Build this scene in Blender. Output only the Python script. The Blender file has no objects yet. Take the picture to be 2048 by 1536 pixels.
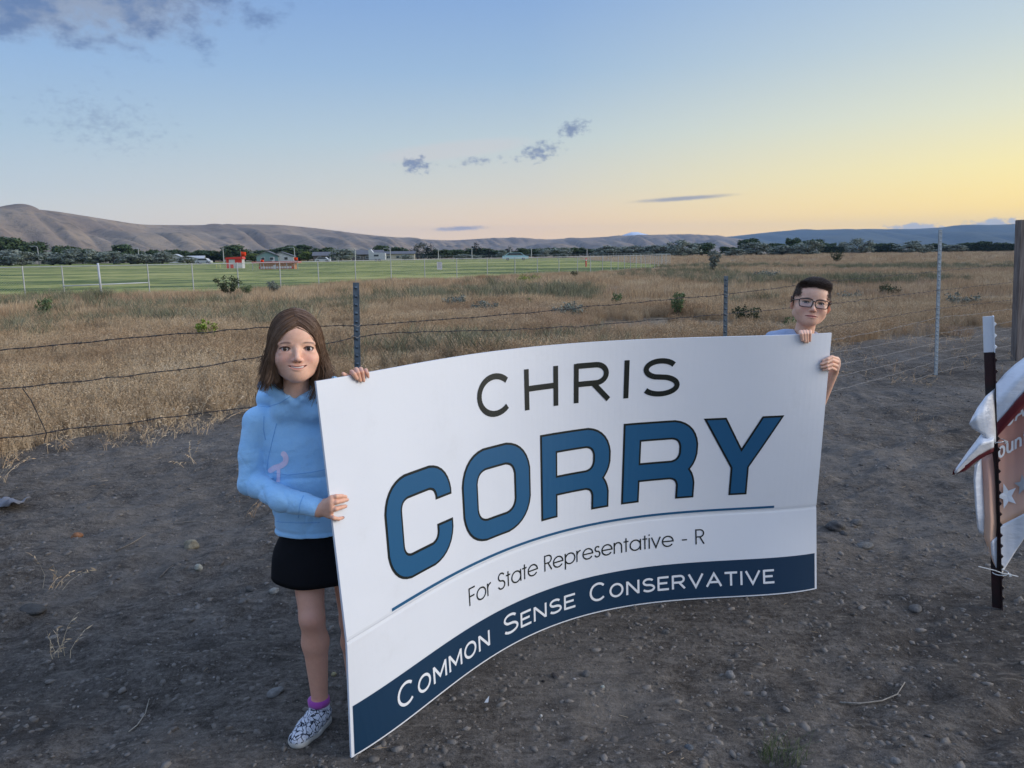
import bpy, bmesh, math, random
import numpy as np
from mathutils import Vector, Matrix
from mathutils.bvhtree import BVHTree
random.seed(7); RNG = np.random.default_rng(11)
scene = bpy.context.scene; COL = scene.collection

# ------------------------------------------------------------------ camera
FPX, PITCH, ROLL, CAMH = 1540.0, math.atan(260/1540.0), 0.013, 1.588
cam = bpy.data.cameras.new('camera'); cam_ob = bpy.data.objects.new('camera', cam); COL.objects.link(cam_ob)
cam.sensor_width = 36.0; cam.lens = FPX/2048*36; cam.clip_start = 0.05; cam.clip_end = 60000
cam_ob.matrix_world = Matrix.Translation((0, 0, CAMH)) @ Matrix.Rotation(math.pi/2-PITCH, 4, 'X') @ Matrix.Rotation(-ROLL, 4, 'Z')
scene.camera = cam_ob

def ray(px, py):
    u = (px-1024)/FPX; v = (py-768)/FPX; c, s = math.cos(ROLL), math.sin(ROLL)
    u, v = c*u - s*v, s*u + c*v
    return Vector((u, math.cos(PITCH)-v*math.sin(PITCH), -(math.sin(PITCH)+v*math.cos(PITCH))))
def ground_at(px, py, z=0.0):
    d = ray(px, py); t = (z-CAMH)/d.z
    return Vector((d.x*t, d.y*t, z))
def at_depth(px, py, y):
    d = ray(px, py); t = y/d.y
    return Vector((d.x*t, y, CAMH+d.z*t))
def az_el(px, py):
    d = ray(px, py).normalized()
    return math.atan2(d.x, d.y), math.asin(d.z)
def lin(*c):
    return tuple((x/255/12.92 if x/255 <= .04045 else ((x/255+.055)/1.055)**2.4) for x in c)

# ------------------------------------------------------------------ light, exposure
EXPOSURE = 1.0
scene.view_settings.view_transform = 'Standard'; scene.view_settings.look = 'None'
scene.view_settings.gamma = 1.0; scene.view_settings.use_curve_mapping = False
scene.view_settings.exposure = EXPOSURE
SUN_AZ, SUN_EL = math.radians(98), math.radians(17)
sun = bpy.data.lights.new('sun', 'SUN'); sun.energy = 1.5; sun.angle = math.radians(40); sun.color = (1.0, .94, .88)
sun_ob = bpy.data.objects.new('sun', sun); COL.objects.link(sun_ob)
sd = Vector((math.sin(SUN_AZ)*math.cos(SUN_EL), math.cos(SUN_AZ)*math.cos(SUN_EL), math.sin(SUN_EL)))
sun_ob.rotation_euler = sd.to_track_quat('Z', 'Y').to_euler(); sun_ob.location = sd*50

world = bpy.data.worlds.new('World'); scene.world = world; world.use_nodes = True
class NT:
    """tiny helper for node graphs"""
    def __init__(s, nt): s.nt = nt
    def n(s, t, **kw):
        x = s.nt.nodes.new(t)
        for k, v in kw.items(): setattr(x, k, v)
        return x
    def put(s, sock, v):
        if isinstance(v, bpy.types.NodeSocket): s.nt.links.new(v, sock)
        elif v is not None: sock.default_value = v
    def m(s, op, a, b=None, c=None, clamp=False):
        x = s.n('ShaderNodeMath', operation=op, use_clamp=clamp)
        for i, v in enumerate((a, b, c)): s.put(x.inputs[i], v)
        return x.outputs[0]
    def v(s, op, a, b=None):
        x = s.n('ShaderNodeVectorMath', operation=op); s.put(x.inputs[0], a); s.put(x.inputs[1], b)
        return x.outputs[0]
    def mix(s, f, a, b, blend='MIX'):
        x = s.n('ShaderNodeMix', data_type='RGBA', blend_type=blend)
        s.put(x.inputs[0], f); s.put(x.inputs[6], a if isinstance(a, bpy.types.NodeSocket) else (*a[:3], 1)); s.put(x.inputs[7], b if isinstance(b, bpy.types.NodeSocket) else (*b[:3], 1))
        return x.outputs[2]
    def ramp(s, f, stops, interp='LINEAR'):
        x = s.n('ShaderNodeValToRGB'); s.put(x.inputs[0], f); r = x.color_ramp; r.interpolation = interp
        while len(r.elements) < len(stops): r.elements.new(0.5)
        for e, (p, c) in zip(r.elements, stops): e.position = p; e.color = (*c, 1) if len(c) == 3 else c
        return x.outputs[0]
    def noise(s, vec, scale, detail=3, rough=.5, dim='3D'):
        x = s.n('ShaderNodeTexNoise', noise_dimensions=dim); s.put(x.inputs['Vector'], vec); x.inputs['Scale'].default_value = scale
        x.inputs['Detail'].default_value = detail; x.inputs['Roughness'].default_value = rough
        return x.outputs[0]
    def remap(s, x, a, b, c=0.0, d=1.0, smooth=True):
        q = s.n('ShaderNodeMapRange', interpolation_type='SMOOTHSTEP' if smooth else 'LINEAR')
        for i, v in enumerate((x, a, b, c, d)): s.put(q.inputs[i], v)
        return q.outputs[0]
W = NT(world.node_tree)
world.cycles.sampling_method = 'MANUAL'; world.cycles.sample_map_resolution = 256
bg = world.node_tree.nodes['Background']
dirn = W.n('ShaderNodeTexCoord').outputs['Generated']
sep = W.n('ShaderNodeSeparateXYZ'); W.put(sep.inputs[0], dirn); sx, sy, sz = sep.outputs
az = W.m('ARCTAN2', sx, sy); el = W.m('ARCSINE', sz)
GLOW_AZ = math.radians(82)
cosd = W.m('COSINE', W.m('SUBTRACT', az, GLOW_AZ))
sunside = W.remap(cosd, math.cos(math.radians(114)), math.cos(math.radians(42)), smooth=False)
elf = W.m('DIVIDE', W.m('MAXIMUM', el, 0.0), math.pi/2)
elf = W.m('POWER', elf, 0.5)                      # more stops near the horizon
def stops(l): return [(math.sqrt(max(e, 0)/90), lin(*c)) for e, c in l]
def stops2(l): return [(math.sqrt(max(e, 0)/90), tuple(x*k for x in lin(*c))) for e, c, k in l]
UP_ = [(35, (154, 182, 226), 1.32), (60, (166, 188, 228), 1.5), (90, (168, 190, 228), 1.55)]  # sky above the view, boosted past a natural dusk level to light the foreground
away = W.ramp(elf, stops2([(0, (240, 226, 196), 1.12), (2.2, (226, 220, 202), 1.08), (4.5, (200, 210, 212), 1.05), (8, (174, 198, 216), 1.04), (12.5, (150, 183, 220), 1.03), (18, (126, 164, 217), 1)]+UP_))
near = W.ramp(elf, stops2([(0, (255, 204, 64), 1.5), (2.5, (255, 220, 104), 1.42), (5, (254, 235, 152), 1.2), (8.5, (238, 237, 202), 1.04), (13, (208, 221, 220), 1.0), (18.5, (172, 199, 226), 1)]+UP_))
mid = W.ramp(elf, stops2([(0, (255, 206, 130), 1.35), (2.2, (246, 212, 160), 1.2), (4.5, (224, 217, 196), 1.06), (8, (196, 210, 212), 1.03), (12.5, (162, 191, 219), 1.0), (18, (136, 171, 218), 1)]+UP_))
f1 = W.remap(sunside, 0.0, 0.5, smooth=False); f2 = W.remap(sunside, 0.5, 1.0, smooth=False)
skyc = W.mix(f2, W.mix(f1, away, mid), near)
# clouds: soft elliptical banks broken up by noise, in directions of the sky
cvec = W.n('ShaderNodeCombineXYZ'); W.put(cvec.inputs[0], W.m('MULTIPLY', az, 1.0)); W.put(cvec.inputs[1], W.m('MULTIPLY', el, 1.7))
cn1 = W.noise(cvec.outputs[0], 16, 6, .62, '2D'); cn2 = W.noise(cvec.outputs[0], 75, 4, .66, '2D')
def cloud(px, py, rx, ry, tilt=0.0, amp=1.6, noise=None, edge=.5):
    a0, e0 = az_el(px, py); ra, re = rx/FPX, ry/FPX
    mp = W.n('ShaderNodeMapping', vector_type='TEXTURE'); W.put(mp.inputs[0], ae)
    mp.inputs['Location'].default_value = (a0, e0, 0); mp.inputs['Rotation'].default_value = (0, 0, tilt); mp.inputs['Scale'].default_value = (ra, re, 1)
    ln = W.n('ShaderNodeVectorMath', operation='LENGTH'); W.put(ln.inputs[0], mp.outputs[0])
    q = W.m('SUBTRACT', 1.0, ln.outputs['Value'])
    if noise is not None: q = W.m('MULTIPLY_ADD', noise, amp, W.m('SUBTRACT', q, amp*.5))
    return W.remap(q, 0.0, edge)
aev = W.n('ShaderNodeCombineXYZ'); W.put(aev.inputs[0], az); W.put(aev.inputs[1], el); ae = aev.outputs[0]
def union(l):
    r = l[0]
    for k in l[1:]: r = W.m('MAXIMUM', r, k)
    return r
banks = cloud(150, -25, 300, 108, 0.03, 1.7, cn1, .6)
puffs = union([cloud(833, 331, 34, 18, 0, 3.0, cn2, .9), cloud(1147, 258, 36, 17, .15, 2.4, cn2, .9), cloud(1080, 304, 46, 20, .25, 2.8, cn2, 1.1), cloud(955, 322, 58, 10, .1, 3.4, cn2, 1.5),
               W.m('MULTIPLY', cloud(205, 245, 120, 50, -.1, 4.2, cn2, 1.8), .42),
               W.m('MULTIPLY', cloud(1366, 397, 118, 6.0, .045, .35, cn2, .75), .8), W.m('MULTIPLY', cloud(918, 457, 70, 6.5, .03, 1.0, cn2, .8), .8)])
pink = cloud(905, 300, 190, 20, .1)
white = union([cloud(1830, 455, 48, 9, 0, 2.2, cn2, .5), cloud(1985, 449, 50, 11, .05, 2.2, cn2, .5)])
skyc = W.mix(W.m('MULTIPLY', pink, .30), skyc, lin(222, 208, 206))
bankc = W.mix(W.remap(cn1, .38, .68), lin(150, 161, 180), lin(97, 121, 163))
skyc = W.mix(W.m('MULTIPLY', banks, .82), skyc, bankc)
skyc = W.mix(W.m('MULTIPLY', puffs, .85), skyc, lin(116, 133, 166))
skyc = W.mix(W.m('MULTIPLY', white, .8), skyc, lin(176, 190, 208))
SKYGAIN = 2.0**(-EXPOSURE)
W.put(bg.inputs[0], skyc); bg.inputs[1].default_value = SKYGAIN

# render settings that belong to the scene
scene.cycles.use_denoising = True
scene.cycles.max_bounces = 6; scene.cycles.diffuse_bounces = 3; scene.cycles.glossy_bounces = 2; scene.cycles.transparent_max_bounces = 12
scene.cycles.volume_bounces = 0; scene.cycles.caustics_reflective = False; scene.cycles.caustics_refractive = False

# ------------------------------------------------------------------ helpers
def mesh_of(name, verts, faces, smooth=False):
    me = bpy.data.meshes.new(name)
    me.from_pydata([tuple(map(float, v)) for v in verts] if not isinstance(verts, np.ndarray) else verts.tolist(), [], faces if not isinstance(faces, np.ndarray) else faces.tolist())
    if smooth: me.polygons.foreach_set('use_smooth', [True]*len(me.polygons))
    me.update(); return me
def obj(name, me, mat=None, parent=None, loc=None):
    o = bpy.data.objects.new(name, me); COL.objects.link(o)
    if mat is not None and me is not None and not me.materials: me.materials.append(mat)
    if parent is not None: o.parent = parent
    if loc is not None: o.location = loc
    return o
def thing(name, label, cat, loc=(0, 0, 0), rotz=0.0, group=None):
    o = bpy.data.objects.new(name, None); COL.objects.link(o); o.empty_display_size = .1
    o.location = loc; o.rotation_euler = (0, 0, rotz)
    return tag(o, label, cat, group)
def tag(o, label=None, cat=None, group=None, kind=None):
    if label: o['label'] = label
    if cat: o['category'] = cat
    if group: o['group'] = group
    if kind: o['kind'] = kind
    return o
class MB:
    """collects simple solids into one mesh"""
    def __init__(s): s.v = []; s.f = []; s.mi = []
    def add(s, vs, fs, mi=0):
        b = len(s.v); s.v += [tuple(v) for v in vs]; s.f += [tuple(i+b for i in f) for f in fs]; s.mi += [mi]*len(fs); return s
    def box(s, lo, hi, mi=0, M=None):
        vs = [Vector((x, y, z)) for z in (lo[2], hi[2]) for y in (lo[1], hi[1]) for x in (lo[0], hi[0])]
        if M is not None: vs = [M @ v for v in vs]
        return s.add(vs, [(0, 2, 3, 1), (4, 5, 7, 6), (0, 1, 5, 4), (2, 6, 7, 3), (0, 4, 6, 2), (1, 3, 7, 5)], mi)
    def tube(s, pts, r, n=6, mi=0, caps=True):
        pts = [Vector(p) for p in pts]; k = len(pts)
        rs = r if hasattr(r, '__len__') else [r]*k
        ring = []; up = None
        for i in range(k):
            d = (pts[min(i+1, k-1)]-pts[max(i-1, 0)])
            d = d.normalized() if d.length > 1e-9 else Vector((0, 0, 1))
            if up is None: up = Vector((0, 0, 1)) if abs(d.z) < .9 else Vector((1, 0, 0))
            a = d.cross(up)
            if a.length < 1e-6: a = d.orthogonal()
            a.normalize(); b = a.cross(d).normalized(); up = b
            ring.append([pts[i]+(a*math.cos(t)+b*math.sin(t))*rs[i] for t in (2*math.pi*j/n for j in range(n))])
        fs = [(i*n+j, i*n+(j+1) % n, (i+1)*n+(j+1) % n, (i+1)*n+j) for i in range(k-1) for j in range(n)]
        if caps: fs += [tuple(range(n-1, -1, -1)), tuple(range((k-1)*n, k*n))]
        return s.add([p for q in ring for p in q], fs, mi)
    def prism(s, poly, depth, M=None, mi=0):
        """polygon in local xz, pulled along y from 0 to depth"""
        n = len(poly); vs = [Vector((x, 0, z)) for x, z in poly]+[Vector((x, depth, z)) for x, z in poly]
        if M is not None: vs = [M @ v for v in vs]
        return s.add(vs, [tuple(range(n)), tuple(range(2*n-1, n-1, -1))]+[(i, i+n, (i+1) % n+n, (i+1) % n) for i in range(n)], mi)
    def mesh(s, name, smooth=False, mats=()):
        me = mesh_of(name, s.v, s.f, smooth)
        for m in mats: me.materials.append(m)
        if mats and any(s.mi): me.polygons.foreach_set('material_index', s.mi)
        return me
    def build(s, name, mat=None, parent=None, smooth=False, mats=()):
        return obj(name, s.mesh(name, smooth, mats), mat, parent)

def material(name, base=(.5, .5, .5), rough=.7, spec=.3, metal=0.0):
    m = bpy.data.materials.new(name); m.use_nodes = True
    b = m.node_tree.nodes['Principled BSDF']
    b.inputs['Base Color'].default_value = (*base, 1); b.inputs['Roughness'].default_value = rough
    b.inputs['Specular IOR Level'].default_value = spec; b.inputs['Metallic'].default_value = metal
    return m
def graph(m):
    g = NT(m.node_tree); g.b = m.node_tree.nodes['Principled BSDF']; return g
def bump(g, height, strength=.3, dist=.01):
    x = g.n('ShaderNodeBump'); x.inputs['Strength'].default_value = strength; x.inputs['Distance'].default_value = dist
    g.put(x.inputs['Height'], height); g.put(g.b.inputs['Normal'], x.outputs[0])
def speckled(name, c1, c2, scale=20, rough=.7, spec=.3, bumps=.2, bdist=.004, detail=4, metal=0.0, coord='Object'):
    m = material(name, c1, rough, spec, metal); g = graph(m)
    co = g.n('ShaderNodeTexCoord').outputs[coord]
    n = g.noise(co, scale, detail, .6)
    g.put(g.b.inputs['Base Color'], g.mix(g.remap(n, .3, .7), c1, c2))
    if bumps: bump(g, g.noise(co, scale*3, 3, .6), bumps, bdist)
    return m

# value noise for shaping geometry
def _hash(ix, iy, seed):
    h = (ix.astype(np.int64)*374761393 + iy.astype(np.int64)*668265263 + seed*1442695041) & 0x7fffffff
    h = ((h ^ (h >> 13))*1274126177) & 0x7fffffff
    return ((h ^ (h >> 16)) & 0xffff)/65535.0
def vnoise(x, y, seed=0):
    x = np.asarray(x, float); y = np.asarray(y, float)
    ix = np.floor(x); iy = np.floor(y); fx = x-ix; fy = y-iy
    fx = fx*fx*fx*(fx*(fx*6-15)+10); fy = fy*fy*fy*(fy*(fy*6-15)+10)
    a = _hash(ix, iy, seed); b = _hash(ix+1, iy, seed); c = _hash(ix, iy+1, seed); d = _hash(ix+1, iy+1, seed)
    return (a*(1-fx)+b*fx)*(1-fy)+(c*(1-fx)+d*fx)*fy-.5
def fbm(x, y, octaves=4, seed=0, gain=.5):
    s = 0; a = 1.0; f = 1.0
    for i in range(octaves): s = s+a*vnoise(x*f+17.3*i, y*f-9.1*i, seed+i); a *= gain; f *= 2.03
    return s
def sstep(a, b, x):
    t = np.clip((np.asarray(x, float)-a)/(b-a), 0, 1); return t*t*(3-2*t)

# ------------------------------------------------------------------ plan of the bowed sign (metres), needed by the ground as well
SIGN_B = [[1.9734, -6.8489, 7.8489, -2.6936, 1.6791, -0.5284], [2.3114, -2.2959, -1.9662, 1.3392, 1.8143, 2.2293]]
SIGN_C = [[0.9819, -3.6456, 4.1114, -0.8271, 1.3179, -0.5224], [2.0824, -2.9543, -0.0391, 0.0716, 2.0681, 2.2255]]
SIGN_T = [[2.6265, -7.9796, 8.0488, -2.3286, 1.6382, -0.5798], [1.8804, -1.7177, -1.5749, 0.6562, 1.9177, 2.2506]]
SIGN_W, SIGN_H, CREASE = 2.44, 1.218, .40
def sign_xy(c, a): return np.polyval(c[0], a), np.polyval(c[1], a)
def sign_point(s, t, off=0.0):
    """point of the sign's face: s metres along, t metres up, off metres towards the viewer"""
    def base(s, t):
        a = s/SIGN_W
        k = (SIGN_B, SIGN_C) if t < CREASE else (SIGN_C, SIGN_T)
        f = t/CREASE if t < CREASE else (t-CREASE)/(SIGN_H-CREASE)
        x0, y0 = sign_xy(k[0], a); x1, y1 = sign_xy(k[1], a)
        return Vector((x0+(x1-x0)*f, y0+(y1-y0)*f, t+.006))
    p = base(s, t)
    if off:
        du = base(s+.004, t)-base(s-.004, t); dv = base(s, t+.003)-base(s, t-.003)
        p = p+du.cross(dv).normalized()*off
    return p

# ------------------------------------------------------------------ ground
def axis_coords(lo_far, lo, hi, hi_far, step, grow):
    a = list(np.arange(lo, hi+step*.5, step)); s = step; x = a[-1]
    while x < hi_far: s *= grow; x += s; a.append(min(x, hi_far))
    s = step; x = a[0]; b = []
    while x > lo_far: s *= grow; x -= s; b.append(max(x, lo_far))
    return np.array(b[::-1]+a)
# edge between bare dirt and dry grass, in metres (x, y), left to right
EDGE = [(-40, -30), (-6.0, .2)] + [tuple(ground_at(*q).xy) for q in ((0, 912), (120, 880), (300, 846), (480, 812), (700, 762), (1000, 735), (1300, 716), (1665, 688), (1880, 655), (2030, 640))] + [(40, 34), (400, 300)]
EX, EY = np.array([e[0] for e in EDGE]), np.array([e[1] for e in EDGE])
def past_edge(x, y):
    """>0 inside the dry grass (metres, roughly, across the edge)"""
    return (y-np.interp(x, EX, EY))*.75 + 1.7*vnoise(x*.7, y*.7, 5) + .8*vnoise(x*2.3, y*2.3, 6)
_sa = np.linspace(0, 1, 60); _sx = np.polyval(SIGN_B[0], _sa); _sy = np.polyval(SIGN_B[1], _sa)
def ground_z(x, y):
    x = np.asarray(x, float); y = np.asarray(y, float)
    r = np.hypot(x, y)
    z = .10*fbm(x*.33, y*.33, 2, 21)+.05*fbm(x*1.1+y*.3, y*1.6, 3, 31)+.026*fbm(x*4.2, y*4.2, 3, 41)
    al, ac = x*.796+y*.605, -x*.605+y*.796      # ruts and scrape marks run along the fence
    z = z-.030*np.clip(1-3.2*np.abs(fbm(al*.35, ac*2.6, 2, 61)), 0, 1)+.014*fbm(al*1.2, ac*7, 2, 63)+.016*fbm(x*9, y*9, 2, 71)+.010*fbm(x*21, y*21, 2, 73)
    ds = np.min(np.hypot(x[..., None]-_sx, y[..., None]-_sy), axis=-1)
    ds = np.minimum(ds, np.hypot(x+.69, y-2.36)-.08); ds = np.minimum(ds, np.hypot(x-2.25, y-3.27))
    k = .06+.94*sstep(.05, .8, ds)
    far = 1-sstep(12, 60, r)
    return z*k*far
gx = axis_coords(-22000, -3.6, 5.2, 22000, .021, 1.10); gy = axis_coords(-22000, 1.45, 6.5, 22000, .021, 1.08)
GX, GY = np.meshgrid(gx, gy); GZ = np.zeros_like(GX)
nearm = (np.hypot(GX, GY) < 70)
GZ[nearm] = ground_z(GX[nearm], GY[nearm])
nx, ny = len(gx), len(gy); idx = np.arange(nx*ny).reshape(ny, nx)
gme = bpy.data.meshes.new('ground')
quads = np.stack([idx[:-1, :-1], idx[:-1, 1:], idx[1:, 1:], idx[1:, :-1]], -1).reshape(-1, 4)
def fast_mesh(name, V, F, smooth=True):
    me = bpy.data.meshes.new(name); V = np.ascontiguousarray(V, np.float32); F = np.ascontiguousarray(F, np.int32); k = F.shape[1]
    me.vertices.add(len(V)); me.vertices.foreach_set('co', V.ravel())
    me.loops.add(F.size); me.loops.foreach_set('vertex_index', F.ravel())
    me.polygons.add(len(F)); me.polygons.foreach_set('loop_start', np.arange(0, F.size, k, dtype=np.int32))
    if smooth: me.polygons.foreach_set('use_smooth', np.ones(len(F), bool))
    me.update(calc_edges=True); return me
gme = fast_mesh('ground', np.stack([GX, GY, GZ], -1).reshape(-1, 3), quads)
at = gme.attributes.new('dry', 'FLOAT', 'POINT'); at.data.foreach_set('value', sstep(-.5, .7, past_edge(GX, GY)).ravel().astype(np.float32))
mg = material('ground', (.16, .14, .12), .95, .1); g = graph(mg)
pos = g.n('ShaderNodeNewGeometry').outputs['Position']
dry = g.n('ShaderNodeAttribute', attribute_name='dry').outputs['Fac']
na = g.noise(pos, .55, 5, .6); nb = g.noise(pos, 7, 6, .65); nc = g.noise(pos, 42, 6, .7); nd = g.noise(pos, 190, 3, .7)
st = g.n('ShaderNodeMapping'); g.put(st.inputs[0], pos); st.inputs['Scale'].default_value = (2.2, 9, 4); st.inputs['Rotation'].default_value = (0, 0, -.65)
ns = g.noise(st.outputs[0], 3.2, 5, .65)
fineg = g.m('ADD', g.m('MULTIPLY', nb, .30), g.m('ADD', g.m('MULTIPLY', nc, .40), g.m('MULTIPLY', nd, .30)))
dirt = g.ramp(fineg, [(.36, (.024, .02, .0168)), (.45, (.084, .0712, .06)), (.53, (.148, .128, .1096)), (.64, (.256, .2256, .196))])
dirt = g.mix(g.m('MULTIPLY', g.remap(na, .46, .66), .50), dirt, (.216, .1936, .1704))
dirt = g.mix(g.m('MULTIPLY', g.remap(na, .48, .34), .55), dirt, (.048, .0416, .0368))
dirt = g.mix(g.m('MULTIPLY', g.remap(ns, .54, .68), .45), dirt, (.272, .236, .196))
dirt = g.mix(g.m('MULTIPLY', g.remap(ns, .46, .34), .50), dirt, (.044, .0376, .0328))
vor = g.n('ShaderNodeTexVoronoi', feature='F1'); g.put(vor.inputs['Vector'], pos); vor.inputs['Scale'].default_value = 26
speck = g.m('MULTIPLY', g.m('LESS_THAN', vor.outputs['Distance'], .11), g.m('GREATER_THAN', nc, .54))
dirt = g.mix(g.m('MULTIPLY', speck, .5), dirt, (.36, .328, .288))
litter = g.ramp(g.noise(pos, .9, 6, .7), [(.25, (.136, .1, .0656)), (.5, (.264, .204, .1376)), (.7, (.368, .304, .216))])
litter = g.mix(g.remap(g.noise(pos, .11, 4, .6), .52, .7), litter, (.208, .188, .12))
litter = g.mix(g.m('MULTIPLY', g.remap(nb, .4, .7), .5), litter, (.096, .072, .052))
g.put(g.b.inputs['Base Color'], g.mix(dry, dirt, litter))
hgt = g.m('ADD', g.m('ADD', g.m('MULTIPLY', nb, 1.4), g.m('MULTIPLY', nc, .6)), g.m('ADD', g.m('MULTIPLY', nd, .25), g.m('MULTIPLY', speck, .15)))
bump(g, hgt, 1.0, .036)
ground = tag(obj('ground', gme, mg), kind='structure')

# mown sports field beyond the chain-link fence
def strip(name, poly, z, mat, cat=None):
    bm = bmesh.new(); vs = [bm.verts.new((x, y, z)) for x, y in poly]; f = bm.faces.new(vs)
    if f.normal.z < 0: f.normal_flip()
    me = bpy.data.meshes.new(name); bm.to_mesh(me); bm.free()
    return obj(name, me, mat)
mf = material('mown_grass', (.1, .16, .05), .9, .1); g = graph(mf); pos = g.n('ShaderNodeNewGeometry').outputs['Position']
mp = g.n('ShaderNodeMapping'); g.put(mp.inputs[0], pos); mp.inputs['Scale'].default_value = (.018, .062, 1); mp.inputs['Rotation'].default_value = (0, 0, -.18)
n1 = g.noise(mp.outputs[0], 1.6, 5, .6); n2 = g.noise(pos, .35, 5, .7); n3 = g.noise(pos, 4, 3, .7)
c = g.ramp(g.m('ADD', g.m('MULTIPLY', n1, .58), g.m('MULTIPLY', n2, .42)), [(.40, (.040, .075, .013)), (.465, (.095, .135, .026)), (.505, (.22, .235, .055)), (.55, (.36, .345, .095)), (.64, (.42, .37, .14))])
c = g.mix(g.remap(n2, .58, .75), c, (.25, .22, .12)); c = g.mix(g.m('MULTIPLY', g.remap(n3, .45, .7), .35), c, (.05, .08, .03))
g.put(g.b.inputs['Base Color'], c); bump(g, n3, .5, .05)
FENCE_PX = [(-260, 614), (-60, 605), (130, 597), (300, 590), (478, 582), (638, 572), (783, 563), (914, 557), (1030, 553), (1118, 549), (1205, 545), (1262, 541), (1300, 537), (1340, 531)]
FENCE = [ground_at(*q) for q in FENCE_PX]
field_poly = [(p.x, p.y+.35) for p in FENCE] + [(FENCE[-1].x-2, 205), (30, 262), (-60, 300), (-230, 300), (-170, 60)]
field = tag(strip('sports_field', field_poly, .02, mf), kind='structure')

# ------------------------------------------------------------------ hills
def hill_range(name, sky_px, dist, mat, base_frac, seed, gully, extend=((-900, 430), (2600, 470))):
    """a ridge: its crest follows the skyline at its real distance, its flank runs down towards the viewer"""
    pts = [extend[0]]+list(sky_px)+[extend[1]] if extend else list(sky_px)
    ae = [az_el(*q) for q in pts]; A = np.array([a for a, e in ae]); E = np.array([e for a, e in ae])
    NU, NV = 1150, 72
    a = np.linspace(A[0], A[-1], NU)
    e = np.interp(a, A, E); k = np.ones(19)/19
    e = np.convolve(np.pad(e, 9, mode='edge'), k, 'valid')
    D = np.interp(a, [p[0] for p in dist], [p[1] for p in dist])
    crest = CAMH+D*np.tan(e)
    arc = np.r_[0, np.cumsum(np.hypot(np.diff(D), np.diff(a)*D[:-1]))]
    V = []
    for j, v in enumerate(np.linspace(-.35, 1, NV)):
        if v < 0: dd = D*(1-v*.8); hh = crest*(1-(v/.35)**2*.9)
        else:
            dd = D*(1-(1-base_frac)*v); prof = (1-v)**1.25*(1+.35*v)
            sl = (arc-v*gully*2.0)/gully
            rid = np.abs(vnoise(sl*.9, v*1.3+3, seed)*2); rid2 = np.abs(vnoise(sl*2.4+5, v*2.2, seed+3)*2); rid3 = vnoise(sl*6, v*5, seed+7)
            amp = np.sin(np.pi*min(1, v*.92+.04))**.75 if v > .02 else 0
            hh = crest*prof+crest*amp*(.46*(rid-.45)+.20*(rid2-.45)+.04*rid3)
        V.append(np.stack([dd*np.sin(a), dd*np.cos(a), np.maximum(hh, -3 if v < .98 else -6)], -1))
    V = np.array(V); idx = np.arange(NV*NU).reshape(NV, NU)
    F = np.stack([idx[:-1, :-1], idx[1:, :-1], idx[1:, 1:], idx[:-1, 1:]], -1).reshape(-1, 4)
    return tag(obj(name, fast_mesh(name, V.reshape(-1, 3), F), mat), kind='structure')
def hill_mat(name, c1, c2, c3, sc):
    m = material(name, c1, .95, .05); g = graph(m); pos = g.n('ShaderNodeNewGeometry').outputs['Position']
    n = g.noise(pos, sc, 6, .62); n2 = g.noise(pos, sc*5, 5, .7)
    c = g.mix(g.remap(n, .38, .62), c1, c2); c = g.mix(g.m('MULTIPLY', g.remap(n2, .5, .68), .65), c, c3)
    g.put(g.b.inputs['Base Color'], c); bump(g, n2, .4, 25); return m
hill_range('hills', [(-300, 421), (0, 418), (40, 416), (100, 420), (200, 436), (280, 449), (380, 450), (480, 448), (560, 449), (640, 457), (740, 470), (840, 478), (900, 481), (980, 476), (1010, 475), (1100, 479), (1200, 474), (1270, 470), (1370, 468), (1420, 470), (1500, 480), (1580, 492), (1700, 499)],
           [(az_el(0, 420)[0], 2100), (az_el(700, 420)[0], 2900), (az_el(1000, 470)[0], 3900), (az_el(1700, 470)[0], 5200)],
           hill_mat('dry_hill', (.225, .165, .112), (.30, .225, .150), (.085, .074, .056), .004), .60, 51, 150)
hill_range('mountains', [(1200, 495), (1330, 488), (1460, 473), (1540, 464), (1600, 459), (1660, 462), (1730, 457), (1800, 459), (1860, 456), (1920, 452), (2048, 449), (2300, 446)],
           [(az_el(1300, 470)[0], 6200), (az_el(2100, 470)[0], 6600)], hill_mat('blue_hill', (.10, .11, .09), (.085, .10, .085), (.06, .075, .065), .002), .62, 71, 500)
mp_ = speckled('snow', (.75, .78, .82), (.35, .40, .48), .004, .8, .1, 0, coord='Object')
pk = []
for (x, y) in ((1225, 486), (1243, 471), (1252, 468), (1262, 464.5), (1276, 464), (1286, 467), (1296, 469), (1318, 486)):
    pk.append(at_depth(x, y, 7000))
V = [tuple(p) for p in pk]+[(p.x*1.05, p.y*1.06, p.z*.55) for p in pk]+[(p.x*.95, p.y*.95, p.z*.45) for p in pk]
n = len(pk); F = [(i, i+1, n+i+1, n+i) for i in range(n-1)]+[(i+1, i, 2*n+i, 2*n+i+1) for i in range(n-1)]
tag(obj('snow_peak', mesh_of('snow_peak', V, F, True), mp_), kind='structure')

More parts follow.
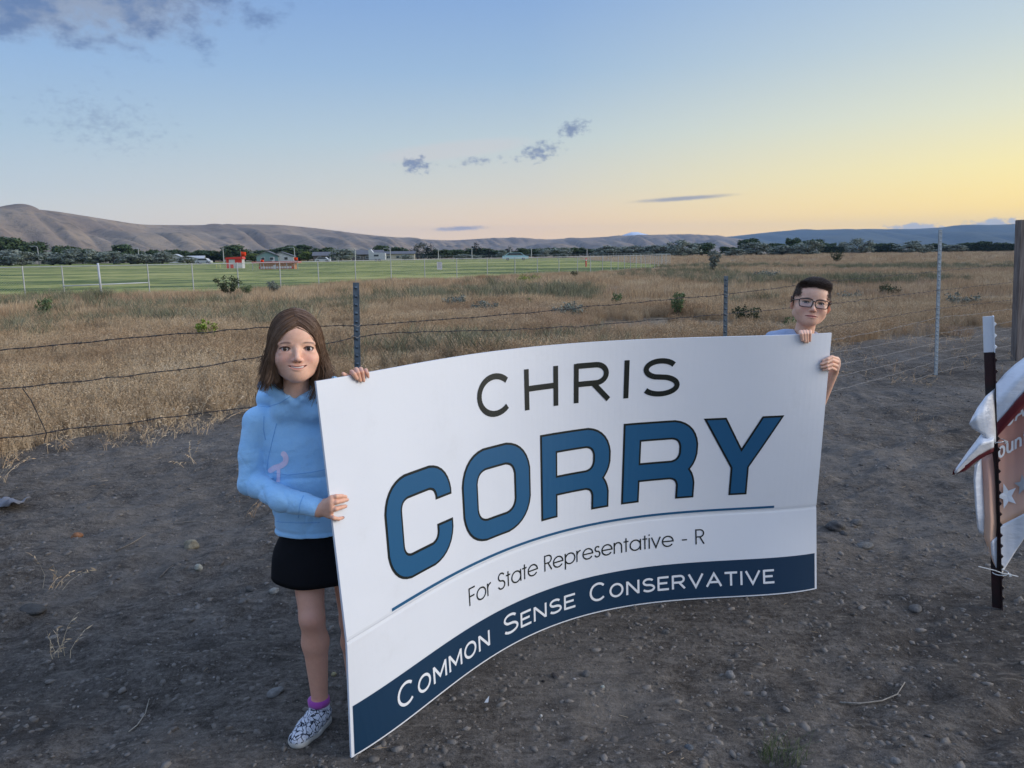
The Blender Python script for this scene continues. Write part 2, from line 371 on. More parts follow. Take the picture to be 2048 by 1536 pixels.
# ------------------------------------------------------------------ trees along the far edge of the fields
def hor_y(px): return 508-(px-1024)*ROLL
def leaf_mat(name, c1, c2, c3):
    m = material(name, c1, .8, .15); g = graph(m)
    geo = g.n('ShaderNodeNewGeometry'); rnd = geo.outputs['Random Per Island']; orand = g.n('ShaderNodeObjectInfo').outputs['Random']
    c = g.ramp(rnd, [(0, c1), (.5, c2), (1, c3)]); c = g.mix(g.m('MULTIPLY', orand, .35), c, c1)
    g.put(g.b.inputs['Base Color'], c); return m
LEAF = {'dark': leaf_mat('dark_leaves', (.034, .056, .025), (.062, .094, .040), (.095, .130, .058)),
        'olive': leaf_mat('silver_leaves', (.16, .19, .155), (.23, .26, .215), (.32, .34, .285)),
        'conifer': leaf_mat('needles', (.012, .024, .017), (.022, .036, .024), (.034, .050, .032)),
        'lime': leaf_mat('lime_leaves', (.085, .120, .028), (.13, .165, .04), (.17, .20, .055)),
        'bare': leaf_mat('thin_leaves', (.10, .105, .085), (.13, .13, .105), (.16, .155, .125))}
BARK = speckled('bark', (.10, .085, .07), (.055, .045, .038), 6, .9, .1, .3, .02)
def leaf_cloud(centers, radii, n, size, seed, flat=1.0):
    """leaf-sized quads spread through a set of lumps, thicker near each lump's surface"""
    r = np.random.default_rng(seed); centers = np.array(centers, float); radii = np.array(radii, float)
    w = radii**2/np.sum(radii**2); ci = r.choice(len(centers), n, p=w)
    d = r.normal(size=(n, 3)); d /= np.linalg.norm(d, axis=1)[:, None]
    rad = r.random(n)**.33*(.72+.36*r.random(n))
    P = centers[ci]+d*(radii[ci]*rad)[:, None]*np.array([1, 1, flat])
    a = r.normal(size=(n, 3)); a /= np.linalg.norm(a, axis=1)[:, None]; b = np.cross(a, d+.3*r.normal(size=(n, 3))); b /= np.linalg.norm(b, axis=1)[:, None]+1e-9
    s = size*(.5+r.random(n))[:, None]
    V = np.stack([P-a*s-b*s*.55, P+a*s-b*s*.55, P+a*s*.7+b*s*.6, P-a*s*.6+b*s*.65], 1).reshape(-1, 3)
    return V, np.arange(4*n).reshape(-1, 4)
def crown_mesh(kind, seed):
    r = np.random.default_rng(seed); cs = []; rs = []
    if kind == 'conifer':
        for z in np.linspace(.14, .95, 13):
            k = (1-z)*.30+.02
            for j in range(max(1, int(7*(1-z)+1))):
                t = r.random()*6.28; cs.append((math.cos(t)*k*.75, math.sin(t)*k*.75, z+r.normal()*.015)); rs.append(k*.55+.02)
        V, F = leaf_cloud(cs, rs, 1500, .022, seed, .6)
    else:
        lowz = .12 if kind == 'olive' else .20
        for j in range(34):
            t = r.random()*6.28; q = r.random()**.55; z = lowz+(.85-lowz)*r.random()
            wid = math.sin(math.pi*min(1, max(.22, z*.93+.05)))**.55
            cs.append((math.cos(t)*q*.34*wid, math.sin(t)*q*.34*wid, z)); rs.append(.085+.085*r.random())
        V, F = leaf_cloud(cs, rs, 900 if kind == 'bare' else 3400, .024 if kind != 'olive' else .021, seed)
    return fast_mesh('crown', V, F, smooth=False)
def trunk_mesh(seed, tall):
    r = np.random.default_rng(seed); mb = MB(); top = .95 if tall else .62
    mb.tube([(0, 0, -.02), (.008, .004, .2), (-.006, .01, .42), (.004, 0, top)], [.028, .022, .016, .006], 7)
    if not tall:
        for j in range(6):
            t = r.random()*6.28; z = .22+.05*j; l = .18+.1*r.random()
            mb.tube([(0, 0, z), (math.cos(t)*l*.5, math.sin(t)*l*.5, z+.10), (math.cos(t)*l, math.sin(t)*l, z+.25)], [.012, .008, .003], 5)
    me = mb.mesh('trunk', True); me.materials.append(BARK); return me
CROWNS = {}; TRUNKS = {True: trunk_mesh(3, True), False: trunk_mesh(5, False)}
for i, k in enumerate(LEAF):
    CROWNS[k] = [crown_mesh(k, 100*i+j) for j in range(4)]
    for me in CROWNS[k]: me.materials.append(LEAF[k])
KIND_WORDS = {'dark': 'dark green broadleaf tree', 'olive': 'silvery grey-green bushy tree', 'conifer': 'dark pointed conifer', 'lime': 'yellow-green leafy tree', 'bare': 'thin-leaved greyish tree'}
ORD = (lambda l: l+[a+'-'+b for a in ('forty', 'fifty', 'sixty', 'seventy', 'eighty', 'ninety') for b in ('first', 'second', 'third', 'fourth', 'fifth', 'sixth', 'seventh', 'eighth', 'ninth')])(['first', 'second', 'third', 'fourth', 'fifth', 'sixth', 'seventh', 'eighth', 'ninth', 'tenth', 'eleventh', 'twelfth', 'thirteenth', 'fourteenth', 'fifteenth', 'sixteenth', 'seventeenth', 'eighteenth', 'nineteenth', 'twentieth', 'twenty-first', 'twenty-second', 'twenty-third', 'twenty-fourth', 'twenty-fifth', 'twenty-sixth', 'twenty-seventh', 'twenty-eighth', 'twenty-ninth', 'thirtieth', 'thirty-first', 'thirty-second', 'thirty-third', 'thirty-fourth', 'thirty-fifth', 'thirty-sixth', 'thirty-seventh', 'thirty-eighth', 'thirty-ninth', 'fortieth'])
# px of the crown's middle, px of its top, width in px, metres away, kind
TREES = [(12, 472, 62, 330, 'dark'), (58, 478, 62, 340, 'dark'), (18, 497, 62, 270, 'olive'), (45, 502, 48, 265, 'olive'), (106, 503, 40, 270, 'olive'), (134, 487, 44, 330, 'dark'), (140, 497, 58, 270, 'olive'), (166, 494, 36, 330, 'dark'), (196, 497, 42, 270, 'olive'), (228, 502, 36, 268, 'olive'), (247, 488, 50, 330, 'dark'), (262, 506, 44, 266, 'olive'), (288, 508, 34, 266, 'olive'), (309, 496, 26, 330, 'dark'), (325, 503, 44, 268, 'olive'), (347, 496, 50, 335, 'dark'), (376, 512, 34, 262, 'olive'), (400, 500, 42, 330, 'dark'), (428, 499, 46, 330, 'dark'), (470, 490, 46, 330, 'dark'), (510, 506, 30, 300, 'lime'), (538, 497, 40, 340, 'dark'), (575, 494, 44, 330, 'dark'), (600, 489, 54, 345, 'dark'), (616, 502, 28, 310, 'lime'), (646, 492, 40, 330, 'dark'), (682, 497, 46, 290, 'olive'), (708, 501, 34, 340, 'dark'), (732, 503, 40, 340, 'dark'), (763, 490, 30, 330, 'dark'), (800, 491, 26, 330, 'dark'), (812, 508, 24, 290, 'olive'), (836, 484, 36, 330, 'bare'), (862, 486, 30, 320, 'conifer'), (884, 499, 32, 330, 'dark'), (912, 497, 30, 335, 'dark'), (925, 508, 30, 300, 'olive'), (953, 482, 24, 320, 'conifer'), (952, 509, 24, 300, 'olive'), (979, 495, 24, 330, 'conifer'), (1000, 501, 26, 330, 'dark'), (1008, 499, 26, 310, 'olive'), (1018, 491, 22, 330, 'conifer'), (1043, 496, 24, 330, 'dark'), (1064, 501, 24, 335, 'dark'), (1086, 497, 24, 315, 'olive'), (1108, 493, 36, 330, 'dark'), (1126, 493, 36, 305, 'olive'), (1148, 493, 38, 340, 'dark'), (1178, 498, 44, 340, 'dark'), (1215, 491, 48, 300, 'olive'), (1236, 493, 40, 330, 'olive'), (1256, 491, 46, 300, 'olive'), (1290, 490, 50, 300, 'olive'), (1322, 489, 46, 300, 'olive'), (1366, 479, 56, 270, 'olive'), (1404, 486, 44, 300, 'dark'), (1457, 491, 30, 310, 'dark'), (1468, 497, 36, 250, 'olive'), (1497, 473, 34, 310, 'dark'), (1512, 484, 50, 270, 'olive'), (1534, 484, 26, 330, 'dark'), (1556, 486, 24, 330, 'dark'), (1562, 489, 42, 270, 'olive'), (1586, 476, 26, 320, 'dark'), (1590, 487, 36, 270, 'olive'), (1616, 480, 46, 260, 'olive'), (1626, 475, 34, 330, 'dark'), (1656, 486, 26, 420, 'dark'), (1690, 483, 32, 380, 'olive'), (1724, 475, 44, 290, 'olive'), (1748, 485, 26, 430, 'dark'), (1776, 486, 30, 430, 'dark'), (1818, 481, 48, 290, 'olive'), (1846, 489, 34, 300, 'olive'), (1872, 484, 30, 430, 'dark'), (1900, 489, 46, 330, 'olive'), (1936, 483, 34, 430, 'dark'), (1968, 482, 36, 430, 'dark'), (2002, 483, 34, 430, 'dark')]
rt = np.random.default_rng(77)
for px in np.arange(-20, 1400, 24.0): TREES.append((float(px+rt.normal()*7), 500+8*rt.random()-(px > 900)*6, 40+18*rt.random(), 350+40*rt.random(), 'dark' if rt.random() < .72 else 'olive'))
TREES.sort(key=lambda t: t[0]); seen = {}
for i, (px, top, wpx, d, kind) in enumerate(TREES):
    d = d*.86; base = ground_at(px, hor_y(px)+CAMH*FPX/d)
    topz = at_depth(px, top, base.y).z; w = wpx/FPX*base.y*1.45
    seen[kind] = seen.get(kind, 0)+1
    t = thing('conifer_tree' if kind == 'conifer' else 'broadleaf_tree', f'{KIND_WORDS[kind]}, {ORD[seen[kind]-1]} of its kind from left along the horizon', 'tree', base, (i*2.4) % 6.28, 'trees along the far edge of the fields')
    wf = w/(.62 if kind == 'conifer' else .86); sc = (wf, wf, topz/.97)
    for nm, me in (('crown', CROWNS[kind][i % 4]), ('trunk', TRUNKS[kind == 'conifer'])):
        o = obj(nm, me, None, t); o.scale = sc
# clipped hedges at the far right
for i, (x0, x1, y0, y1) in enumerate([(1636, 1686, 494, 503), (1744, 1802, 493, 503), (1852, 2120, 489, 501)]):
    d = 300; a = ground_at(x0, hor_y(x0)+CAMH*FPX/d); b = ground_at(x1, hor_y(x1)+CAMH*FPX/d); hz = at_depth((x0+x1)/2, y0, (a.y+b.y)/2).z
    L = (b-a).length; n = int(L*70); r = np.random.default_rng(i)
    P = np.stack([r.random(n)*L, (r.random(n)-.5)*2.4, r.random(n)*hz], 1)
    face = r.random(n) < .5; P[face, 1] = -1.2+r.random(face.sum())*.2; P[~face & (r.random(n) < .5), 2] = hz
    q = r.normal(size=(n, 3)); q /= np.linalg.norm(q, axis=1)[:, None]; q2 = np.cross(q, r.normal(size=(n, 3))); q2 /= np.linalg.norm(q2, axis=1)[:, None]; s = .22
    V = np.stack([P-q*s, P-q2*s, P+q*s, P+q2*s], 1).reshape(-1, 3)
    t = thing('hedge', ['short clipped dark hedge beyond the dry field, left one', 'middle-length clipped dark hedge between two silvery trees', 'longest clipped dark hedge, running out of the right edge'][i], 'hedge', a, math.atan2((b-a).y, (b-a).x), 'clipped hedges across the field')
    obj('foliage', fast_mesh('foliage', V, np.arange(4*n).reshape(-1, 4), False), LEAF['conifer'], t)
    MB().box((.1, -1.0, -.05), (L-.1, 1.0, hz*.93)).build('hedge_core', LEAF['conifer'], t)

# ------------------------------------------------------------------ far buildings and things
WHITE = speckled('white_paint', (.50, .51, .52), (.40, .41, .42), 3, .6, .3, 0)
GALV = speckled('galvanised_steel', (.42, .43, .42), (.32, .33, .33), 14, .5, .5, .1, .001, metal=.3)
GREYROOF = speckled('grey_roof', (.16, .16, .17), (.11, .11, .12), 3, .85, .2, .2, .02)
RED = material('red_paint', (.50, .035, .025), .5, .4)
ORANGE = material('orange_board', (.42, .19, .08), .7, .2)
GLASS = material('dark_glass', (.03, .04, .05), .15, .5)
BLUEWALL = speckled('blue_green_siding', (.17, .26, .26), (.14, .22, .23), 4, .7, .2, 0)
BEIGE = speckled('beige_wall', (.46, .42, .34), (.40, .36, .29), 4, .8, .2, 0)
DARKW = speckled('dark_wall', (.12, .10, .10), (.09, .08, .08), 3, .8, .2, 0)
TEAL = material('pale_blue_paint', (.35, .55, .62), .4, .4)
def place(px, d): return ground_at(px, hor_y(px)+CAMH*FPX/d)
def gable_house(name, label, px, d, w, dep, wall, roof, wm, rm, rotz=0.0, front=True, windows=2):
    """front gable wall, eaves, roof slabs, door and windows"""
    p = place(px, d); w, dep, wall, roof = w*.8, dep*.8, wall*.8, roof*.8
    t = thing(name, label, 'house', p, math.atan2(-p.x, p.y)*.6+rotz)
    mb = MB(); hw = w/2
    if front: mb.prism([(-hw, 0), (hw, 0), (hw, wall), (0, wall+roof), (-hw, wall)], dep)
    else:
        M = Matrix.Translation((-hw, 0, 0)) @ Matrix.Rotation(math.pi/2, 4, 'Z') @ Matrix.Translation((dep/2, 0, 0))
        mb.prism([(-dep/2, 0), (dep/2, 0), (dep/2, wall), (0, wall+roof), (-dep/2, wall)], -w, M)
    mb.build('wall', wm, t)
    rb = MB(); th = .18
    if front:
        for s in (-1, 1):
            rb.prism([(0, wall+roof+.05), (s*(hw+.4), wall-.4*roof/hw+.05), (s*(hw+.4), wall-.4*roof/hw+.05+th), (0, wall+roof+.05+th)], dep+.8, Matrix.Translation((0, -.4, 0)))
    else:
        for s in (0, 1):
            y0, y1 = (dep/2, -.4) if s == 0 else (dep/2, dep+.4)
            rb.add([(-hw-.4, y0, wall+roof+.05), (hw+.4, y0, wall+roof+.05), (hw+.4, y1, wall-.1), (-hw-.4, y1, wall-.1), (-hw-.4, y0, wall+roof+.05+th), (hw+.4, y0, wall+roof+.05+th), (hw+.4, y1, wall-.1+th), (-hw-.4, y1, wall-.1+th)], [(0, 1, 2, 3), (7, 6, 5, 4), (0, 4, 5, 1), (2, 6, 7, 3), (1, 5, 6, 2), (3, 7, 4, 0)])
    rb.build('roof', rm, t)
    for i in range(windows):
        x = -hw+(i+.75)*w/(windows+.5)
        f = MB().box((x-.6, -.06, .6), (x+.6, -.003, 1.6)).build('window', WHITE, t)
        MB().box((x-.5, -.09, .7), (x+.5, -.062, 1.5)).build('pane', GLASS, f)
    MB().box((-.45+hw*.55, -.06, 0), (.45+hw*.55, -.003, 1.65)).build('door', WHITE, t)
    return t
gable_house('house', 'blue-green house with white trim, left gable behind red-topped stand', 535, 250, 8.5, 9, 2.4, 1.9, BLUEWALL, GREYROOF)
gable_house('house', 'low house with pale gable front right of the blue-green house', 563, 252, 9.5, 9, 2.2, 1.7, WHITE, GREYROOF)
gable_house('house', 'long dark house with low roof behind the white horse trailer', 735, 262, 13, 8, 2.6, 1.6, DARKW, GREYROOF, front=False, windows=3)
gable_house('house', 'beige flat-looking house right of the round dark tree', 796, 258, 14, 8, 2.6, .9, BEIGE, GREYROOF, front=False, windows=3)
gable_house('shed', 'white shed with pale metal roof between silvery trees at left', 352, 255, 5.5, 7, 2.2, 1.3, WHITE, WHITE, windows=1)
gable_house('shed', 'small white-roofed shed behind the right-hand silvery bush at left', 391, 262, 6.5, 5, 1.7, 1.0, WHITE, WHITE, front=False, windows=1)
gable_house('house', 'dark low house behind the fence left of the dark conifer', 648, 264, 9, 8, 2.3, 1.4, DARKW, GREYROOF, front=False)
def wheel(parent, x, y, r, w=.2):
    mb = MB(); n = 14
    mb.tube([(x, y-w/2, r), (x, y+w/2, r)], r, n); wh = mb.build('wheel', material('tyre', (.02, .02, .02), .9, .2), parent)
    MB().tube([(x, y-w/2-.01, r), (x, y+w/2+.01, r)], r*.55, 10).build('rim', GALV, wh)
def vehicle(name, label, cat, px, d, L, H, prof, mat, rot=0):
    p = place(px, d); t = thing(name, label, cat, p, rot)
    mb = MB(); mb.prism([(x*L, z*H) for x, z in prof], 1.8, Matrix.Translation((0, -.9, 0)))
    mb.build('body', mat, t)
    for x in (-.30, .30):
        for y in (-.85, .85): wheel(t, x*L, y, .34)
    return t
CARP = [(-.5, .22), (.5, .22), (.5, .55), (.36, .62), (.22, 1.0), (-.26, 1.0), (-.42, .64), (-.5, .58)]
for px, d, label, m, L, H in ((1031, 190, 'pale blue and white car beyond the fence near the conifers', TEAL, 6.5, 1.9), (12, 240, 'white car at far left under silvery trees', WHITE, 4.4, 1.5), (408, 205, 'white pickup car right of the small white shed', WHITE, 4.2, 1.5), (646, 215, 'pale car parked right of the red-topped stand', WHITE, 4.2, 1.4)):
    t = vehicle('parked_car', label, 'car', px, d, L, H, CARP, m)
    w = MB(); w.prism([(.205*L, .96*H), (-.245*L, .96*H), (-.36*L, .66*H), (.32*L, .66*H)], 1.84, Matrix.Translation((0, -.92, 0))); w.build('window', GLASS, t)
p = place(756, 215); t = thing('horse_trailer', 'white trailer with a raised front beside the long dark house', 'trailer', p)
MB().prism([(-2.4, .5), (2.2, .5), (2.2, 2.3), (-1.2, 2.5), (-1.8, 3.4), (-2.4, 3.2)], 2.0, Matrix.Translation((0, -1, 0))).build('body', WHITE, t)
for x in (-.4, .6): wheel(t, x, -1.0, .36)
MB().box((-.9, -1.03, 1.4), (.4, -1.003, 1.9)).build('window', GLASS, t)
# red and white kiosk, long red-topped stand, flags
def flag(px, d, z0, z1, label, s=1.0):
    p = place(px, d); t = thing('flag', label, 'flag', p, 0, 'red flags at the roadside stand')
    MB().tube([(0, 0, z0), (0, 0, z1)], .03, 6).build('pole', GALV, t)
    V = []; F = []
    for i in range(7):
        x = i/6*.95*s; dz = -.10*s*i/6; y = .08*math.sin(i*1.1)
        V += [(x, y, z1+dz-.02), (x, y, z1-.75*s+dz-.15*s*math.sin(i*.7))]
        if i: F.append((2*i-2, 2*i-1, 2*i+1, 2*i))
    o = obj('cloth', mesh_of('cloth', V, F, True), material('flag_cloth', (.75, .06, .015), .8, .1), t)
    md = o.modifiers.new('thickness', 'SOLIDIFY'); md.thickness = .01
p = place(469, 112); t = thing('kiosk', 'small red and white striped kiosk with sloping roof on the mown field', 'kiosk', p, .1)
MB().box((-1.15, 0, 0), (1.15, 1.6, 1.35)).build('wall', WHITE, t)
MB().prism([(-1.3, 1.36), (1.3, 1.36), (1.2, 1.72), (-1.1, 1.62)], 1.9, Matrix.Translation((0, -.15, 0))).build('roof', RED, t)
for x0, x1, z0, z1, m in ((-1.1, -.75, .05, 1.33, RED), (.15, 1.12, .72, 1.33, RED), (-.7, .1, .85, 1.3, WHITE), (-.55, -.1, .05, .6, RED), (.2, 1.05, .06, .66, WHITE)):
    MB().box((x0, -.05, z0), (x1, -.002, z1)).build('panel', m, t)
p = place(551, 98); t = thing('roadside_stand', 'long low stand with red canopy edge and row of white boards', 'stand', p, .0)
MB().box((-3.0, -.1, .82), (3.0, 1.5, 1.02)).build('canopy', RED, t)
MB().box((-2.2, .3, .0), (2.4, 1.3, .80)).build('back_wall', ORANGE, t)
for x in (-2.9, -1.5, 0, 1.5, 2.9): MB().box((x-.04, -.05, 0), (x+.04, .03, .815)).build('post', GALV, t)
for i in range(12):
    x = -1.75+i*.34
    if i != 5: MB().box((x-.13, -.12, .14), (x+.13, -.09, .40)).build('board', WHITE, t)
MB().box((-.22, -.13, .08), (.10, -.09, .56)).build('board', WHITE, t)
MB().box((-2.1, -.09, .16), (2.3, -.055, .36)).build('counter', RED, t)
flag(483, 150, 0, 2.75, 'red flag on a tall thin pole beside the red kiosk', 1.1)
flag(522, 98, 0, 1.30, 'red flag at the left end of the red-topped stand', .45)
flag(589, 98, 0, 1.55, 'red flag at the right end of the red-topped stand', .5)
MB_ = MB()
p = place(437, 118); t = thing('crate_frame', 'small yellow frame on the mown field left of the kiosk', 'frame', p)
YEL = material('yellow_paint', (.55, .50, .12), .6, .3)
for x in (-.3, .3): MB().tube([(x, 0, 0), (x, 0, .65)], .035, 6).build('post', YEL, t)
MB().tube([(-.3, 0, .63), (.3, 0, .63)], .03, 6).build('rail', YEL, t)
# street lights
for i, (px, top, d, arm) in enumerate([(79, 493, 235, -1), (279, 496, 250, -1), (448, 497, 235, 0), (590, 495, 250, -1), (711, 497, 240, -1), (781, 497, 240, -1), (877, 497, 250, -1), (944, 497, 250, 0), (1021, 498, 260, 0), (1063, 497, 260, 0), (1174, 497, 270, 0), (1188, 497, 270, 0)]):
    p = place(px, d); z = at_depth(px, top, p.y).z
    t = thing('street_light', f'thin pale street light pole, {ORD[i]} from the left along the horizon', 'street light', p, 0, 'street lights along the far road')
    MB().tube([(0, 0, 0), (0, 0, z*.55), (0, 0, z*.93), (arm*.25, 0, z)], [.17, .14, .11, .10], 6).build('pole', GALV, t)
    if arm:
        MB().tube([(-.25, 0, z), (-.9, 0, z+.12), (-1.6, 0, z+.1)], .07, 5).build('arm', GALV, t)
        MB().box((-2.2, -.15, z), (-1.5, .15, z+.16)).build('lamp_head', GALV, t)
    else: MB().box((-.35, -.15, z-.02), (.35, .15, z+.14)).build('lamp_head', GALV, t)

# ------------------------------------------------------------------ chain-link fences
def chain_fence(name, label, path, heights, post_at, mesh_step):
    t = thing(name, label, 'fence', path[0]); o0 = path[0]
    L = [0]
    for a, b in zip(path, path[1:]): L.append(L[-1]+(b-a).length)
    def along(s): return Vector((np.interp(s, L, [p.x for p in path]), np.interp(s, L, [p.y for p in path]), 0))-o0
    def hh(s): return float(np.interp(s, L, heights))
    for s in post_at(L): 
        q = along(s); MB().tube([q, q+Vector((0, 0, hh(s)+.04))], .026, 7).build('post', GALV, t)
    ss = np.linspace(0, L[-1], int(L[-1]/2.5)+2)
    MB().tube([along(s)+Vector((0, 0, hh(s))) for s in ss], .019, 6).build('top_rail', GALV, t)
    V = []; F = []; w = .0019; step = mesh_step
    for sg in (-1, 1):
        for s in np.arange(0, L[-1]-1.3, step):
            h0 = hh(s); a, b = (s, s+h0) if sg > 0 else (s+h0, s)
            A = along(a); B = along(b); d = (along(s+h0)-along(s)).normalized(); nn = Vector((-d.y, d.x, 0))*.004*sg
            i = len(V); k = d*w*1.4
            V += [A-k+nn+Vector((0, 0, .04)), A+k+nn+Vector((0, 0, .04)), B+k+nn+Vector((0, 0, h0)), B-k+nn+Vector((0, 0, h0))]; F.append((i, i+1, i+2, i+3))
    m = obj('wire_mesh', mesh_of('wire_mesh', V, F), GALV, t); m['kind'] = 'stuff'
    return t
POSTPX = [-150, -60, 52, 130, 300, 388, 478, 562, 638, 712, 783, 850, 914, 975, 1030, 1075, 1118, 1155, 1181, 1205, 1222, 1236, 1249, 1261, 1272, 1282, 1291, 1300, 1309, 1317, 1324, 1331, 1340]
def front_posts(L):
    fx = [q[0] for q in FENCE_PX]; out = []
    for x in POSTPX:
        y = np.interp(x, fx, [q[1] for q in FENCE_PX]); p = ground_at(x, y)
        k = int(np.clip(np.searchsorted(fx, x)-1, 0, len(FENCE)-2)); a, b = FENCE[k], FENCE[k+1]
        f = np.clip((p-a).dot(b-a)/(b-a).length_squared, 0, 1); out.append(L[k]+f*(L[k+1]-L[k]))
    return out
chain_fence('chain_link_fence', 'long grey chain-link fence along the near side of the mown field', FENCE, [1.32]*len(FENCE), front_posts, .095)
BACK = [FENCE[-1], Vector((FENCE[-1].x-.5, 140, 0)), Vector((12, 170, 0)), Vector((-10, 176, 0)), Vector((-40, 180, 0))]
chain_fence('chain_link_fence', 'far chain-link fence along the back of the mown field', BACK, [1.4]*5, lambda L: np.arange(2, L[-1], 3.0), .16)
# white pipe gate in front of the field at left
a, b, c = ground_at(130, 597), ground_at(300, 590), ground_at(207, 595)
t = thing('pipe_barrier', 'white pipe barrier with one thick white post at the left fence', 'barrier', c)
za = at_depth(130, 572, a.y).z; zb = at_depth(300, 565, b.y).z; zt = at_depth(203, 526, c.y).z; fr = Vector((0, -.08, 0))
MB().tube([fr*1.5, fr*1.5+Vector((-.03, 0, zt))], .044, 9).build('post', WHITE, t, True)
MB().tube([a-c+fr+Vector((0, 0, za)), b-c+fr+Vector((0, 0, zb))], .022, 8).build('crossbar', WHITE, t, True)
# notice on the fence
q = Vector(ground_at(880, np.interp(880, [q[0] for q in FENCE_PX], [q[1] for q in FENCE_PX]))); z0 = at_depth(880, 539, q.y).z; z1 = at_depth(880, 524, q.y).z
t = thing('notice_board', 'small white notice hung on the chain-link fence', 'sign', q+Vector((0, -.06, 0)), .25)
MB().box((-.17, -.02, z0), (.17, 0, z1)).build('board', WHITE, t)
for i in range(5): MB().box((-.12, -.024, z1-.08-i*.07), (.12-.03*(i % 3), -.0215, z1-.05-i*.07)).build('print_line', material('grey_print', (.25, .25, .27), .8), t)
p = place(1172, 88); t = thing('marker_post', 'short red marker post on the mown field behind the fence', 'post', p)
MB().tube([(0, 0, 0), (0, 0, .95), (0, 0, 1.0)], [.09, .09, .06], 8).build('tube', RED, t, True)
MB().tube([(0, 0, .72), (0, 0, .84)], .094, 8).build('reflector_band', WHITE, t)

# ------------------------------------------------------------------ haze
hz = MB().box((-9000, -9000, -8), (9000, 9000, 300)).build('haze'); hz['kind'] = 'stuff'
mh = bpy.data.materials.new('haze'); mh.use_nodes = True; nt = mh.node_tree; nt.nodes.remove(nt.nodes['Principled BSDF'])
pv = nt.nodes.new('ShaderNodeVolumePrincipled'); pv.inputs['Color'].default_value = (.40, .62, 1, 1); pv.inputs['Density'].default_value = 7e-5; pv.inputs['Anisotropy'].default_value = 0.0
nt.links.new(pv.outputs[0], nt.nodes['Material Output'].inputs['Volume']); hz.data.materials.append(mh); hz.display_type = 'WIRE'

# ------------------------------------------------------------------ the big campaign sign
SIGNW = material('sign_white', (.86, .87, .89), .42, .4); g = graph(SIGNW); pos = g.n('ShaderNodeNewGeometry').outputs['Position']
mp = g.n('ShaderNodeMapping'); g.put(mp.inputs[0], pos); mp.inputs['Scale'].default_value = (.6, .6, 140)
sc1 = g.m('MULTIPLY', g.remap(g.noise(pos, 3.5, 6, .72), .56, .78), .35); sc2 = g.m('MULTIPLY', g.remap(g.noise(mp.outputs[0], 1.2, 5, .75), .62, .80), .12)
g.put(g.b.inputs['Base Color'], g.mix(sc2, g.mix(sc1, (.69, .71, .75), (.58, .59, .61)), (.60, .60, .60)))
g.put(g.b.inputs['Roughness'], g.remap(g.noise(pos, 2.2, 5, .7), .35, .7, .30, .55))
bump(g, g.m('ADD', g.m('MULTIPLY', g.noise(mp.outputs[0], 2, 2, .5), .05), g.noise(pos, 2.6, 4, .6)), .22, .012)
NAVY = material('sign_navy', (.005, .030, .070), .42, .4); BLUE = material('sign_blue', (.012, .088, .195), .42, .4); BLACK = material('sign_black', (.006, .010, .009), .42, .4); LETW = material('letter_white', (.72, .74, .77), .42, .4)
sroot = sign_point(SIGN_W/2, 0); sroot.z = 0
big_sign = thing('campaign_sign', 'large bowed white campaign sign with blue lettering held between two children', 'sign', sroot)
def on_sign(me_name, faces2d, off, mat, parent=None, cuts=.035, lifts=None):
    """flat outlines in sign coordinates, cut into slivers and bent onto the face of the sign"""
    bm = bmesh.new()
    for i, poly in enumerate(faces2d):
        lift = off+(i % 7)*.00004 if lifts is None else off+lifts[i]
        try: bm.faces.new([bm.verts.new((s, lift, t)) for s, t in poly])
        except ValueError: pass
    xs = [v.co.x for v in bm.verts]; zs = [v.co.z for v in bm.verts]
    for x in np.arange(math.floor(min(xs)/cuts)*cuts+cuts, max(xs), cuts):
        bmesh.ops.bisect_plane(bm, geom=bm.verts[:]+bm.edges[:]+bm.faces[:], plane_co=(x, 0, 0), plane_no=(1, 0, 0))
    if min(zs) < CREASE < max(zs): bmesh.ops.bisect_plane(bm, geom=bm.verts[:]+bm.edges[:]+bm.faces[:], plane_co=(0, 0, CREASE), plane_no=(0, 0, 1))
    for v in bm.verts: v.co = sign_point(v.co.x, v.co.z, v.co.y)-sroot
    bmesh.ops.triangulate(bm, faces=bm.faces[:])
    me = bpy.data.meshes.new(me_name); bm.to_mesh(me); bm.free(); me.materials.append(mat)
    return obj(me_name, me, None, parent if parent is not None else big_sign)
# panel: front, back and rim
su = np.linspace(0, SIGN_W, 90); tv = np.r_[np.linspace(0, CREASE-.012, 12), CREASE-.004, CREASE, CREASE+.004, np.linspace(CREASE+.012, SIGN_H, 22)]
V = []; TH = .008
for t_ in tv:
    for s_ in su:
        dent = -.0022*math.exp(-((t_-CREASE)/.005)**2)
        V.append(sign_point(s_, t_, dent if dent < -1e-5 else 1e-6)-sroot)
for t_ in tv:
    for s_ in su: V.append(sign_point(s_, t_, -TH)-sroot)
NU, NV = len(su), len(tv); F = []
for j in range(NV-1):
    for i in range(NU-1):
        a = j*NU+i; F.append((a, a+1, a+NU+1, a+NU)); b = a+NU*NV; F.append((b, b+NU, b+NU+1, b+1))
for i in range(NU-1):
    F.append((i+1, i, NU*NV+i, NU*NV+i+1)); a = (NV-1)*NU+i; F.append((a, a+1, NU*NV+a+1, NU*NV+a))
for j in range(NV-1):
    a = j*NU; F.append((a, a+NU, NU*NV+a+NU, NU*NV+a)); a = j*NU+NU-1; F.append((a+NU, a, NU*NV+a, NU*NV+a+NU))
obj('panel', mesh_of('panel', V, F), SIGNW, big_sign)
band = on_sign('navy_band', [[(.012, .006), (2.428, .006), (2.428, .176), (.012, .176)]], .0012, NAVY)
on_sign('blue_rule', [[(.215, .4105), (2.22, .4105), (2.22, .4215), (.215, .4215)]], .0012, BLUE)
